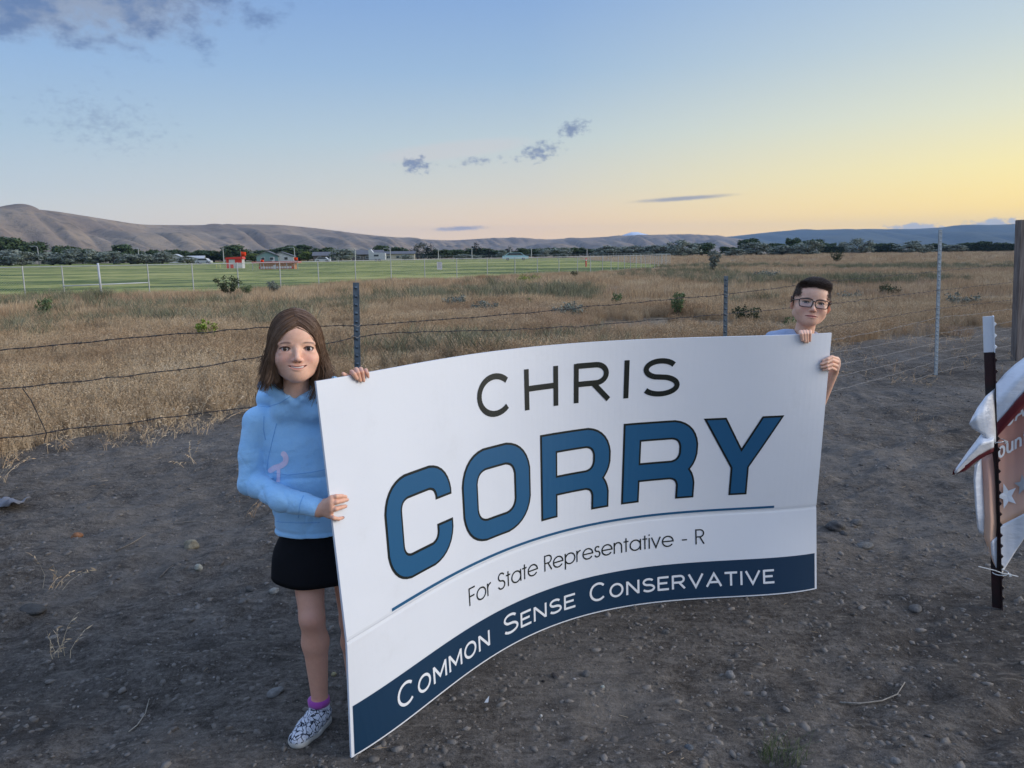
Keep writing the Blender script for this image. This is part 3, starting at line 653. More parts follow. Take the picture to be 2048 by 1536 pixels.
on_sign('white_seam', [[(.004, .3985), (2.436, .3985), (2.436, .4025), (.004, .4025)]], .0014, LETW)

def arc(cx, cy, rx, ry, a0, a1, n=14): return [(cx+rx*math.cos(math.radians(a0+(a1-a0)*i/n)), cy+ry*math.sin(math.radians(a0+(a1-a0)*i/n))) for i in range(n+1)]
def stroke(pts, w, ext=0.0):
    """a pen stroke of width w with mitred corners, as quads"""
    q = [pts[0]]
    for p in pts[1:]:
        if math.hypot(p[0]-q[-1][0], p[1]-q[-1][1]) > 1e-5: q.append(p)
    pts = q; n = len(pts); P = np.array(pts, float); closed = n > 3 and np.linalg.norm(P[0]-P[-1]) < 1e-4
    d = np.diff(P, axis=0); d /= np.linalg.norm(d, axis=1)[:, None]
    if ext and not closed: P[0] -= d[0]*ext; P[-1] += d[-1]*ext
    Lp = []; Rp = []
    for i in range(n):
        d0 = d[i-1] if i > 0 else (d[-1] if closed else d[0]); d1 = d[i] if i < n-1 else (d[0] if closed else d[-1])
        m = d0+d1; m /= max(np.linalg.norm(m), 1e-6); nrm = np.array([-m[1], m[0]])
        k = w/2/max(.35, float(np.dot(nrm, [-d1[1], d1[0]])))
        Lp.append(tuple(P[i]+nrm*k)); Rp.append(tuple(P[i]-nrm*k))
    return [[Lp[i], Rp[i], Rp[i+1], Lp[i+1]] for i in range(n-1)]
# wide engraved-style capitals in a unit box, pen strokes (w = width over height)
CAPS = {
 'C': (1.05, [arc(.53, .5, .47, .5, 44, 316, 26)]), 'O': (1.08, [arc(.54, .5, .47, .5, 90, 450, 32)]),
 'H': (1.0, [[(.07, -.07), (.07, 1.07)], [(.93, -.07), (.93, 1.07)], [(.07, .52), (.93, .52)]]),
 'R': (.98, [[(.07, -.07), (.07, 1.07)], [(.07, 1.0), (.55, 1.0)]+arc(.60, .735, .27, .265, 90, -90, 14)+[(.07, .47)], [(.52, .47), (.94, -.05)]]),
 'I': (.14, [[(.07, -.07), (.07, 1.07)]]),
 'S': (.92, [arc(.46, .755, .36, .245, 28, 180, 14)+arc(.46, .755, .36, .245, 180, 250, 7)+arc(.47, .25, .41, .26, 72, 0, 8)+arc(.47, .25, .41, .25, 0, -152, 15)]),
 'M': (1.15, [[(.07, -.07), (.07, 1.03)], [(.07, 1.0), (.575, .22), (1.08, 1.0)], [(1.08, 1.03), (1.08, -.07)]]),
 'N': (1.0, [[(.07, -.07), (.07, 1.05)], [(.09, 1.0), (.91, 0.0)], [(.93, -.05), (.93, 1.07)]]),
 'E': (.84, [[(.07, -.07), (.07, 1.07)], [(.07, 1.0), (.82, 1.0)], [(.07, .52), (.72, .52)], [(.07, 0.0), (.84, 0.0)]]),
 'V': (1.08, [[(.04, 1.06), (.54, 0.0), (1.04, 1.06)]]),
 'A': (1.1, [[(.03, -.06), (.55, 1.0), (1.07, -.06)], [(.22, .30), (.88, .30)]]),
 'T': (.92, [[(.0, 1.0), (.92, 1.0)], [(.46, 1.0), (.46, -.07)]]),
}
def word(txt, s0, s1, base, cap, small, pen, mat, off, glyphs=CAPS, gap=.22, space=.55):
    """letters of one word, stretched to run from s0 to s1; the first is a large capital when small differs from cap"""
    hs = [cap]+[small]*(len(txt)-1); pens = pen if isinstance(pen, tuple) else (pen, pen)
    ws = [glyphs[c][0]*h for c, h in zip(txt, hs)]; gs = gap*small
    k = (s1-s0-gs*(len(txt)-1))/sum(ws); x = s0
    for i, (c, h, w0) in enumerate(zip(txt, hs, ws)):
        pn = pens[0] if i == 0 else pens[1]; hh = h-pn
        faces = []
        sxk = w0*k/glyphs[c][0]
        for st_ in glyphs[c][1]: faces += stroke([(x+px_*sxk, base+pn/2+py_*hh) for px_, py_ in st_], pn)
        on_sign('letter', faces, off, mat); x += w0*k+gs
def letter(c, s0, s1, base, cap, pen, mat, off):
    w0, sts = CAPS[c]; faces = []
    k = (s1-s0-(pen*.0))/w0
    for st_ in sts: faces += stroke([(s0+a*k, base+pen/2+b*(cap-pen)) for a, b in st_], pen)
    on_sign('letter', faces, off, mat)
for c, a, b in (('C', .737, .926), ('H', .983, 1.153), ('R', 1.229, 1.405), ('I', 1.470, 1.492), ('S', 1.552, 1.724)): letter(c, a, b, .965, .169, .0235, BLACK, .0012)
# the five big outlined letters
def rounded(pts, rad, n=7):
    out = [pts[0]]
    for a, b, c in zip(pts, pts[1:], pts[2:]):
        A, B, C = (np.array(q, float) for q in (a, b, c)); u = (A-B)/np.linalg.norm(A-B); w = (C-B)/np.linalg.norm(C-B)
        p0 = B+u*rad; p2 = B+w*rad
        for i in range(n+1):
            t = i/n; out.append(tuple((1-t)**2*p0+2*t*(1-t)*(B*.75+(p0+p2)*.125)+t*t*p2))
    return out+[pts[-1]]
PEN = .070; OUT = .0088
def big(strokes_, polys=()):
    f = []; fo = []; lf = []; lo_ = []
    for j, st_ in enumerate(strokes_):
        a = stroke(st_, PEN); b = stroke(st_, PEN+2*OUT, OUT); f += a; fo += b
        lf += [j*.0002+(i % 2)*.00003 for i in range(len(a))]; lo_ += [j*.0002+(i % 2)*.00003 for i in range(len(b))]
    o = on_sign('letter', fo, .0010, BLACK, lifts=lo_)
    on_sign('letter_fill', f, .0022, BLUE, o, lifts=lf)
T_, B_ = .854-.044, .485+.044
def Rlet(x):
    return [[(x+.044, .485+OUT), (x+.044, .854-OUT)],
            rounded([(x+.02, T_), (x+.314, T_), (x+.314, .624), (x+.05, .624)], .075),
            rounded([(x+.18, .624), (x+.309, .624), (x+.309, .485+OUT)], .070)]
big([rounded([(.528, .722+OUT), (.528, T_), (.262, T_), (.262, B_), (.528, B_), (.528, .632-OUT)], .072)])
ring = rounded([(.816, T_), (.673, T_), (.673, B_), (.960, B_), (.960, T_), (.816, T_)], .085)
big([ring])
big(Rlet(1.058)); big(Rlet(1.475))
yo = [(1.851, .854), (1.956, .854), (2.038, .708), (2.125, .854), (2.23, .854), (2.080, .616), (2.080, .485), (1.994, .485), (1.994, .616)]
def shrink(poly, d):
    P = np.array(poly); n = len(P); out = []
    for i in range(n):
        a, b, c = P[i-1], P[i], P[(i+1) % n]; u = (b-a)/np.linalg.norm(b-a); w = (c-b)/np.linalg.norm(c-b)
        n1 = np.array([u[1], -u[0]]); n2 = np.array([w[1], -w[0]]); m = n1+n2; m /= np.dot(m, n1)
        out.append(tuple(b+m*d))
    return out
def quads_y(p): return [[p[0], p[1], p[2], p[8]], [p[2], p[3], p[4], p[5]], [p[2], p[5], p[8]], [p[8], p[5], p[6], p[7]]]
yi = shrink(yo, OUT)
o = on_sign('letter', quads_y(yo), .0010, BLACK); on_sign('letter_fill', quads_y(yi), .0020, BLUE, o)
# thin geometric lowercase line
def bowl(cx, r=.36, cy=.36): return arc(cx, cy, r, r, 0, 360, 26)
LOW = {
 'F': (.50, [[(.03, -.03), (.03, 1.0), (.50, 1.0)], [(.03, .52), (.44, .52)]]), 'o': (.76, [bowl(.38)]), 'r': (.34, [[(.03, -.03), (.03, .76)], arc(.33, .40, .30, .33, 170, 95, 8)]),
 'S': (.56, [arc(.28, .76, .23, .24, 25, 180, 12)+arc(.28, .76, .23, .24, 180, 255, 6)+arc(.28, .25, .26, .26, 78, 0, 8)+arc(.28, .25, .26, .25, 0, -165, 14)]),
 't': (.30, [[(.15, -.03), (.15, .95)], [(-.02, .70), (.32, .70)]]), 'a': (.78, [bowl(.38), [(.74, -.03), (.74, .76)]]), 'e': (.76, [[(.03, .36), (.73, .36)]+arc(.38, .36, .36, .36, 0, 325, 24)]),
 'R': (.56, [[(.03, -.03), (.03, 1.0), (.30, 1.0)]+arc(.30, .75, .24, .25, 90, -90, 12)+[(.03, .50)], [(.28, .50), (.56, -.02)]]), 'p': (.78, [bowl(.41), [(.05, .76), (.05, -.34)]]),
 's': (.40, [arc(.20, .56, .155, .165, 30, 180, 8)+arc(.20, .56, .155, .17, 180, 260, 5)+arc(.20, .19, .18, .20, 80, 0, 6)+arc(.20, .19, .18, .19, 0, -165, 10)]),
 'n': (.60, [[(.03, -.03), (.03, .76)], [(.03, .44)]+arc(.29, .44, .26, .29, 180, 0, 14)+[(.55, -.03)]]), 'i': (.06, [[(.03, -.03), (.03, .74)], [(.03, .90), (.03, 1.0)]]),
 'v': (.62, [[(.01, .75), (.31, .02), (.61, .75)]]), '-': (.42, [[(.04, .36), (.38, .36)]]), ' ': (.30, [])}
txt = 'For State Representative - R'; tot = sum(LOW[c][0]+.12 for c in txt)-.12; k = (1.882-.636)/tot; x = .636
for c in txt:
    w0, sts = LOW[c]; faces = []
    for st_ in sts: faces += stroke([(x+a*k, .262+b*.0655) for a, b in st_], .0062)
    if faces: on_sign('letter', faces, .0012, BLACK)
    x += (w0+.12)*k
for wd, a, b in (('COMMON', .209, .741), ('SENSE', .823, 1.234), ('CONSERVATIVE', 1.311, 2.213)):
    word(wd, a, b, .0555, .087, .067, (.0105, .0100), LETW, .0024)

# ------------------------------------------------------------------ barbed wire fence
FA, FB = at_depth(712, 650, 5.0), ground_at(1872, 742); FA.z = 0
FD = (FB-FA).normalized(); FN = Vector((FD.y, -FD.x, 0))
def at_fence(px, py, off=0.0):
    d = ray(px, py); o = Vector((0, 0, CAMH)); t = (FA-o).dot(FN)/d.dot(FN); return o+d*t+FN*off
STEEL = speckled('weathered_steel', (.10, .135, .17), (.06, .08, .10), 25, .55, .5, .25, .002, metal=.25)
PALE = speckled('pale_galvanised', (.30, .36, .42), (.20, .25, .30), 25, .5, .5, .2, .002, metal=.25)
WIRE = material('rusty_wire', (.045, .042, .042), .6, .4, .4); WIREP = material('bright_wire', (.25, .235, .22), .55, .4, .4)
def t_post(name, base, top, mat, parent=None, stud_step=.055, face=0.0, w=.036, depth=.034, z0=-.15):
    """steel T-post: flange, web and a row of studs"""
    base = Vector(base); top = Vector(top); ax = top-base; L = ax.length; z = ax.normalized(); x = Vector((math.cos(face), math.sin(face), 0)); y = z.cross(x).normalized(); x = y.cross(z)
    M = Matrix(((x.x, y.x, z.x, base.x), (x.y, y.y, z.y, base.y), (x.z, y.z, z.z, base.z), (0, 0, 0, 1)))
    o = MB().box((-w/2, -.004, z0), (w/2, 0, L), M=M).box((-.0035, .0002, z0), (.0035, depth, L), M=M).build(name, mat, parent)
    st_ = MB()
    for i in range(int(L/stud_step)):
        zc = L-.03-i*stud_step
        st_.add([M @ Vector(v) for v in ((-.008, -.0042, zc-.014), (.008, -.0042, zc-.014), (.008, -.0042, zc+.006), (-.008, -.0042, zc+.006), (-.006, -.013, zc-.004), (.006, -.013, zc-.004))], [(0, 1, 5, 4), (4, 5, 2, 3), (0, 4, 3), (1, 2, 5)])
    tag(st_.build('studs', mat, o), kind='stuff'); return o
fence = thing('barbed_wire_fence', 'barbed wire fence on steel posts between bare dirt and dry grass', 'fence', FA)
FO = Vector(FA)
def rel(p): return p-FO
for (px, ty, bpx, by, mt) in ((712, 565, 709, None, STEEL), (1452, 552, 1450, None, STEEL), (1881, 459, 1872, 742, PALE)):
    top = at_fence(px, ty); base = at_fence(bpx, by) if by else at_fence(bpx, 760); base = Vector((base.x, base.y, -.02)) if by is None else base
    t_post('post', rel(base), rel(top), mt, fence, face=math.atan2(FD.y, FD.x)-.5, w=.046 if mt is PALE else .040)
wires = [
 ([(-160, 716), (0, 700), (240, 677), (420, 663), (500, 656), (712, 651), (794, 645), (908, 637), (1086, 623), (1205, 611), (1408, 593), (1451, 589), (1654, 563), (1880, 542), (2030, 528)], WIRE, 'top'),
 ([(-160, 792), (0, 778), (45, 777), (150, 763), (350, 740), (440, 728), (520, 712), (640, 690), (712, 673), (782, 666), (908, 662), (1010, 660), (1200, 650), (1451, 628), (1661, 608), (1876, 581), (2030, 564)], WIRE, 'second'),
 ([(-160, 898), (0, 876), (95, 866), (150, 858), (300, 840), (490, 816), (640, 798), (711, 760), (1452, 684), (1640, 656), (1876, 617), (2030, 599)], WIRE, 'third')]
for ya, yb, yc in ((680, 636, 617), (705, 667, 642), (732, 685, 657), (755, 705, 673), (783, 722, 689), (809, 745, 705)):
    wires.append(([(1452, ya+(ya-yb)*1.0+4), (1663, ya), (1770, (ya+yb)/2+2), (1874, yb), (1950, (yb+yc)/2+1.5), (2029, yc)], WIREP, 'low'))
rw = np.random.default_rng(5)
for path, mt, kind in wires:
    P = [rel(at_fence(*q)) for q in path]
    # resample, with small kinks
    L = np.r_[0, np.cumsum([(b-a).length for a, b in zip(P, P[1:])])]; n = int(L[-1]/.09)+2; ss = np.linspace(0, L[-1], n)
    Q = np.stack([np.interp(ss, L, [p[i] for p in P]) for i in range(3)], 1)
    k = np.array([.25, .5, .25])
    for i in range(3):
        for _ in range(3): Q[1:-1, i] = np.convolve(Q[:, i], k, 'valid')
    Q += rw.normal(size=Q.shape)*np.array([.002, .002, .003])
    mb = MB(); r_ = .0020
    tw = ss*70
    if kind != 'low':
        for ph in (0, math.pi):
            fine = np.linspace(0, L[-1], n*3); QQ = np.stack([np.interp(fine, ss, Q[:, i]) for i in range(3)], 1)
            off = np.stack([np.cos(fine*60+ph)*FN.x, np.cos(fine*60+ph)*FN.y, np.sin(fine*60+ph)], 1)*.0021
            mb.tube([Vector(v) for v in QQ+off], .0019, 4, caps=False)
    else: mb.tube([Vector(v) for v in Q], r_, 4, caps=False)
    w = mb.build('wire', mt, fence)
    bb = MB(); step = .125 if kind != 'low' else .145
    for s_ in np.arange(.05, L[-1], step):
        c = Vector([np.interp(s_, ss, Q[:, i]) for i in range(3)])
        for j in range(2):
            a = rw.random()*6.28; d = (FN*math.cos(a)+Vector((0, 0, 1))*math.sin(a)+FD*(.35 if j else -.35))*.015
            bb.tube([c-d, c+d], [.0007, .0014], 3, caps=False)
        bb.tube([c-FD*.008, c+FD*.008], .0042, 5)
    tag(bb.build('barbs', mt, w), kind='stuff')
MB().tube([rel(at_fence(45, 777)), rel(at_fence(62, 800)), rel(at_fence(80, 838)), rel(at_fence(93, 866)), rel(at_fence(88, 884))], .0028, 5).build('stay', WIRE, fence)
for q in ((712, 651), (711, 673), (1451, 589), (1450, 628), (1880, 542), (1876, 581), (1876, 617)):
    c = rel(at_fence(*q)); pts = [c+(FD*math.cos(a)*.028+FN*math.sin(a)*.028)+Vector((0, 0, .006*math.sin(3*a))) for a in np.linspace(0, 6.3, 13)]
    MB().tube(pts, .002, 4).build('wire_clip', WIREP, fence)
# wooden gate post and gate at the right edge
WOOD = material('weathered_wood', (.2, .15, .12), .85, .15); g = graph(WOOD); co = g.n('ShaderNodeTexCoord').outputs['Object']
mp = g.n('ShaderNodeMapping'); g.put(mp.inputs[0], co); mp.inputs['Scale'].default_value = (26, 26, 1.6); n = g.noise(mp.outputs[0], 1.5, 6, .65)
g.put(g.b.inputs['Base Color'], g.ramp(n, [(.3, (.10, .08, .07)), (.5, (.19, .16, .145)), (.7, (.27, .235, .21))])); bump(g, n, .5, .006)
wb = ground_at(2028, 722); wt = at_depth(2037, 440, wb.y)
t = thing('gate_post', 'weathered square wooden gate post at the right edge', 'post', wb)
bm = bmesh.new(); bmesh.ops.create_cube(bm, size=1); 
for v in bm.verts: v.co = Vector((v.co.x*.125+.055+(wt.x-wb.x)*(v.co.z+.5), v.co.y*.125, (v.co.z+.5)*(wt.z+.1)-.1))
bmesh.ops.bevel(bm, geom=bm.edges[:], offset=.006, segments=2, affect='EDGES'); me = bpy.data.meshes.new('timber'); bm.to_mesh(me); bm.free(); obj('timber', me, WOOD, t)
for z in (.9, 1.25, 1.62, 1.8): MB().tube([(.02, -.068, z), (.02, -.062, z)], .006, 6).build('nail', WIRE, t)
ga = ground_at(2046, 722) + Vector((.10, 0, 0)); t = thing('pipe_gate', 'pale pipe gate hinged right of the wooden post', 'gate', ga)
for x in (0, 2.2): MB().tube([(x, 0, .08), (x, 0, 1.92)], .021, 8).build('upright', WHITE, t, True)
for z in (.12, .5, .95, 1.4, 1.88): MB().tube([(.01, 0, z), (2.19, 0, z)], .017, 8).build('rail', WHITE, t, True)
for z in (.45, 1.1, 1.5, 1.75): MB().box((-.055, -.02, z), (-.012, .02, z+.03)).build('hinge', GALV, t)

# ------------------------------------------------------------------ black T-post with white cap, banner tied to it
BLK = speckled('black_post_paint', (.010, .009, .010), (.035, .008, .010), 7, .45, .5, .1, .001)
pb = ground_at(2003, 1215); pt = at_depth(1985.5, 632, pb.y+.01); pm = pb+(pt-pb)*.883
tp = thing('steel_t_post', 'black steel T-post with white top standing in the dirt at right', 'post', pb)
def t_post_pair():
    ax = (pt-pb)
    a = t_post('shaft', Vector((0, 0, 0)), ax*.883, BLK, tp, .049, math.radians(62), .038, .036)
    b = t_post('cap', ax*.8835, ax, LETW, tp, .049, math.radians(62), .0385, .0365, z0=0)
    return a, b
t_post_pair()
# hole at its foot
# banner: a sheet of vinyl bunched round the post
def sheet(name, cols, mat, parent, thick=.0015, sub=2):
    V = [p for c in cols for p in c]; m = len(cols[0]); F = [(i*m+j, (i+1)*m+j, (i+1)*m+j+1, i*m+j+1) for i in range(len(cols)-1) for j in range(m-1)]
    me = mesh_of(name, V, F, True); o = obj(name, me, mat, parent)
    if sub: md = o.modifiers.new('sub', 'SUBSURF'); md.levels = sub; md.render_levels = sub; md.subdivision_type = 'SIMPLE'
    md = o.modifiers.new('thick', 'SOLIDIFY'); md.thickness = thick; return o
BD = pb.y-.045   # banner hangs just in front of / around the post
def bp(px, py, dy=0.0): return at_depth(px, py, BD+dy)-pb
BWHITE = material('vinyl_white', (.68, .70, .74), .35, .4); g = graph(BWHITE); co = g.n('ShaderNodeTexCoord').outputs['Object']; mp = g.n('ShaderNodeMapping'); g.put(mp.inputs[0], co); mp.inputs['Scale'].default_value = (5, 5, 16); mp.inputs['Rotation'].default_value = (0, .5, 0)
bump(g, g.m('ADD', g.noise(mp.outputs[0], 1.5, 4, .6), g.m('MULTIPLY', g.noise(co, 30, 3, .6), .15)), .30, .02)
BMAROON = material('vinyl_maroon', (.105, .012, .018), .4, .4)
BTAN = material('vinyl_tan', (.55, .32, .24), .4, .4); g = graph(BTAN); pos = g.n('ShaderNodeNewGeometry').outputs['Position']; sp = g.n('ShaderNodeSeparateXYZ'); g.put(sp.inputs[0], pos)
g.put(g.b.inputs['Base Color'], g.ramp(sp.outputs[2], [(.35, (.70, .46, .33)), (.62, (.58, .33, .26)), (.92, (.42, .19, .16)), (1.0, (.36, .14, .12))]))
ban = thing('banner', 'crumpled white maroon and tan vinyl banner tied to the black post', 'banner', pb)
# main face right of the post (runs out of the frame)
rows = []
for px, dy in ((1992, .05), (2010, .055), (2030, .05), (2050, .035), (2085, .03), (2130, .04), (2180, .03)):
    k = (px-1992)/56
    ytop = 912-118*k if k < 1 else 794-60*(k-1); ylow = 1165-90*k if k < 1 else 1075-25*(k-1)
    rows.append((px, dy, 912-92*k, ytop, ylow))
cols_tan = []; cols_white = []
for px, dy, yt, _, yl in rows:
    k = (px-1992)/56
    y_sw = 1055-28*k   # upper edge of the white swoosh
    y_top = 866-62*k
    cols_tan.append([bp(px, y_top+(y_sw-y_top)*f, dy+.02*math.sin(f*3)) for f in (0, .25, .5, .75, 1)])
    cols_white.append([bp(px, y_sw+(yl-y_sw)*f, dy+.02*math.sin(3)+.012*f) for f in (0, .35, .7, 1)])
face = sheet('tan_panel', cols_tan, BTAN, ban)
sheet('white_swoosh', cols_white, BWHITE, ban)
# folded top: white underside with a maroon edge, right of the post
sheet('white_fold', [[bp(1992, 768, .03), bp(1993, 808, -.01), bp(1994, 850, .0)], [bp(2010, 747, .035), bp(2012, 785, -.025), bp(2013, 828, -.02)], [bp(2030, 729, .04), bp(2032, 762, -.032), bp(2033, 804, -.03)], [bp(2052, 713, .04), bp(2054, 742, -.036), bp(2055, 780, -.035)], [bp(2110, 668, .04), bp(2112, 690, -.036), bp(2113, 718, -.035)]], BWHITE, ban)
sheet('maroon_edge', [[bp(1993, 846, -.004), bp(1994, 862, -.004), bp(1995, 872, .0)], [bp(2013, 824, -.024), bp(2014, 842, -.022), bp(2015, 850, -.01)], [bp(2033, 800, -.034), bp(2034, 820, -.032), bp(2035, 828, -.02)], [bp(2055, 776, -.039), bp(2056, 797, -.037), bp(2057, 804, -.025)], [bp(2113, 714, -.039), bp(2114, 735, -.037), bp(2115, 742, -.025)]], BMAROON, ban)
# flaps left of the post
sheet('upper_flap', [[bp(1992, 776, .05), bp(1992, 830, .04), bp(1992, 888, .03)], [bp(1972, 792, .02), bp(1968, 828, -.02), bp(1976, 878, .0)], [bp(1955, 815, .0), bp(1951, 835, -.03), bp(1958, 865, -.01)], [bp(1942, 838, .0), bp(1938, 848, -.015), bp(1944, 857, .0)]], BWHITE, ban)
sheet('lower_flap', [[bp(1990, 872, .03), bp(1988, 880, -.01), bp(1988, 896, .02)], [bp(1962, 868, .02), bp(1960, 888, -.03), bp(1958, 912, .0)], [bp(1936, 902, .01), bp(1935, 915, -.02), bp(1935, 930, .0)], [bp(1908, 942, .0), bp(1909, 945, -.006), bp(1911, 949, .0)]], BWHITE, ban)
sheet('lower_flap_edge', [[bp(1988, 895, .012), bp(1987, 903, .02)], [bp(1958, 911, -.004), bp(1954, 922, .01)], [bp(1935, 929, -.004), bp(1931, 942, .01)], [bp(1907, 941, -.002), bp(1905, 950, .006)]], BMAROON, ban)
sheet('side_panel', [[bp(1995, 902, .06), bp(1996, 960, .06), bp(1998, 1050, .06), bp(1996, 1100, .06), bp(1994, 1140, .055)], [bp(1972, 912, .05), bp(1976, 960, .03), bp(1980, 1040, .02), bp(1978, 1085, .03), bp(1984, 1120, .05)], [bp(1962, 918, .06), bp(1965, 960, .05), bp(1968, 1030, .04), bp(1967, 1072, .05), bp(1975, 1095, .055)]], BTAN, ban)
sheet('side_hem', [[bp(1963, 918, .055), bp(1966, 960, .045), bp(1969, 1030, .035), bp(1968, 1072, .045)], [bp(1955, 926, .03), bp(1948, 960, .02), bp(1952, 1030, .02), bp(1958, 1066, .04)], [bp(1949, 930, .06), bp(1947, 960, .06), bp(1950, 1010, .06), bp(1955, 1060, .06)]], BWHITE, ban)
sheet('side_foot', [[bp(1998, 1070, .057), bp(1998, 1110, .057), bp(1996, 1148, .055)], [bp(1984, 1082, .030), bp(1986, 1108, .035), bp(1992, 1135, .05)], [bp(1976, 1094, .045), bp(1980, 1108, .05), bp(1988, 1128, .055)]], BWHITE, ban)
# printing on the banner: letters and stars, bent with the panel
def on_banner(name, polys, mat, lift=-.006):
    V = []; F = []
    for p in polys:
        i = len(V)
        for x, y in p:
            dy = float(np.interp(x, [r[0] for r in rows], [r[1] for r in rows])); k = (x-1992)/56; y0 = 866-62*k; y1 = 1055-28*k; f = np.clip((y-y0)/(y1-y0), 0, 1.2)
            V.append(bp(x, y, dy+.02*math.sin(f*3)+lift-.004))
        F.append(tuple(range(i, i+len(p))))
    me = mesh_of(name, V, F); return obj(name, me, mat, ban)
def skew_strokes(sts, x0, y0, w, h, slope, pen):
    f = []
    for st_ in sts: f += stroke([(a*w, b*h) for a, b in st_], pen)
    return [[(x0+a, y0-b-a*slope) for a, b in q] for q in f]
LB = {'o': [arc(.5, .36, .42, .36, 0, 360, 18)], 'u': [[(.1, .74), (.1, .30)]+arc(.5, .30, .40, .28, 180, 360, 10)+[(.9, .74)], [(.9, .5), (.9, .0)]], 'n': [[(.1, 0), (.1, .74)], [(.1, .42)]+arc(.5, .42, .40, .28, 180, 0, 10)+[(.9, 0)]], 't': [[(.4, 1.0), (.4, .14), (.8, .04)], [(.05, .72), (.85, .72)]], 'y': [[(.1, .74), (.5, .0)], [(.9, .74), (.35, -.3)]],
      'U': [[(.1, 1), (.1, .35)]+arc(.5, .35, .40, .33, 180, 360, 10)+[(.9, 1)]], 'A': [[(0, 0), (.5, 1), (1, 0)], [(.2, .32), (.8, .32)]], 'L': [[(.1, 1), (.1, .05), (.9, .05)]]}
x = 1997
for c in 'ounty':
    w_ = 9 if c == 't' else 12.5
    on_banner('letter', skew_strokes(LB[c], x, 916-(x-1997)*.52, w_, 27, .52, 4.4), LETW); x += w_+4.0
on_banner('letter', skew_strokes(LB['U'], 2013, 853, 14, 25, .62, 4.6), LETW)
on_banner('letter', skew_strokes(LB['A'], 2031, 842, 17, 26, .62, 4.6), LETW)
on_banner('letter', skew_strokes(LB['L'], 2054, 822, 12, 26, .62, 4.6), LETW)
def star(cx, cy, r, rot, sq=.82): return [[(cx, cy)]+[(cx+q*math.cos(a)*sq, cy+q*math.sin(a)) for q, a in ((r, rot+i*math.pi/2.5), (r*.42, rot+(i+.5)*math.pi/2.5), (r, rot+(i+1)*math.pi/2.5))] for i in range(5)] + []
on_banner('star', [[s_[0], s_[1], s_[2]] for s_ in star(2014, 992, 27, -1.9)]+[[s_[0], s_[2], s_[3]] for s_ in star(2014, 992, 27, -1.9)], LETW)
GREYST = material('vinyl_grey', (.36, .38, .40), .4, .4)
on_banner('star', [[s_[0], s_[1], s_[2]] for s_ in star(2046, 970, 22, -1.7)]+[[s_[0], s_[2], s_[3]] for s_ in star(2046, 970, 22, -1.7)], GREYST)
# cable ties
TIE = material('clear_nylon', (.62, .62, .60), .4, .4)
def tie(label, px, py, tails):
    c = at_depth(px, py, pb.y); t = thing('cable_tie', label, 'cable tie', c)
    MB().tube([Vector((math.cos(a)*.030, math.sin(a)*.030, .004*math.cos(a))) for a in np.linspace(0, 6.283, 19)], .0024, 5).build('loop', TIE, t)
    MB().box((.018, -.034, -.005), (.028, -.024, .005)).build('lock', TIE, t)
    for q in tails: MB().tube([at_depth(x, y, pb.y-.03)-c for x, y in q], .0021, 5).build('tail', TIE, t)
tie('pale cable tie halfway up the black post holding the banner', 1993, 881, [])
tie('pale cable tie near the foot of the black post with two long tails', 2001, 1145, [[(2003, 1146), (1990, 1141), (1957, 1133)], [(2003, 1146), (2020, 1149), (2036, 1153)]])

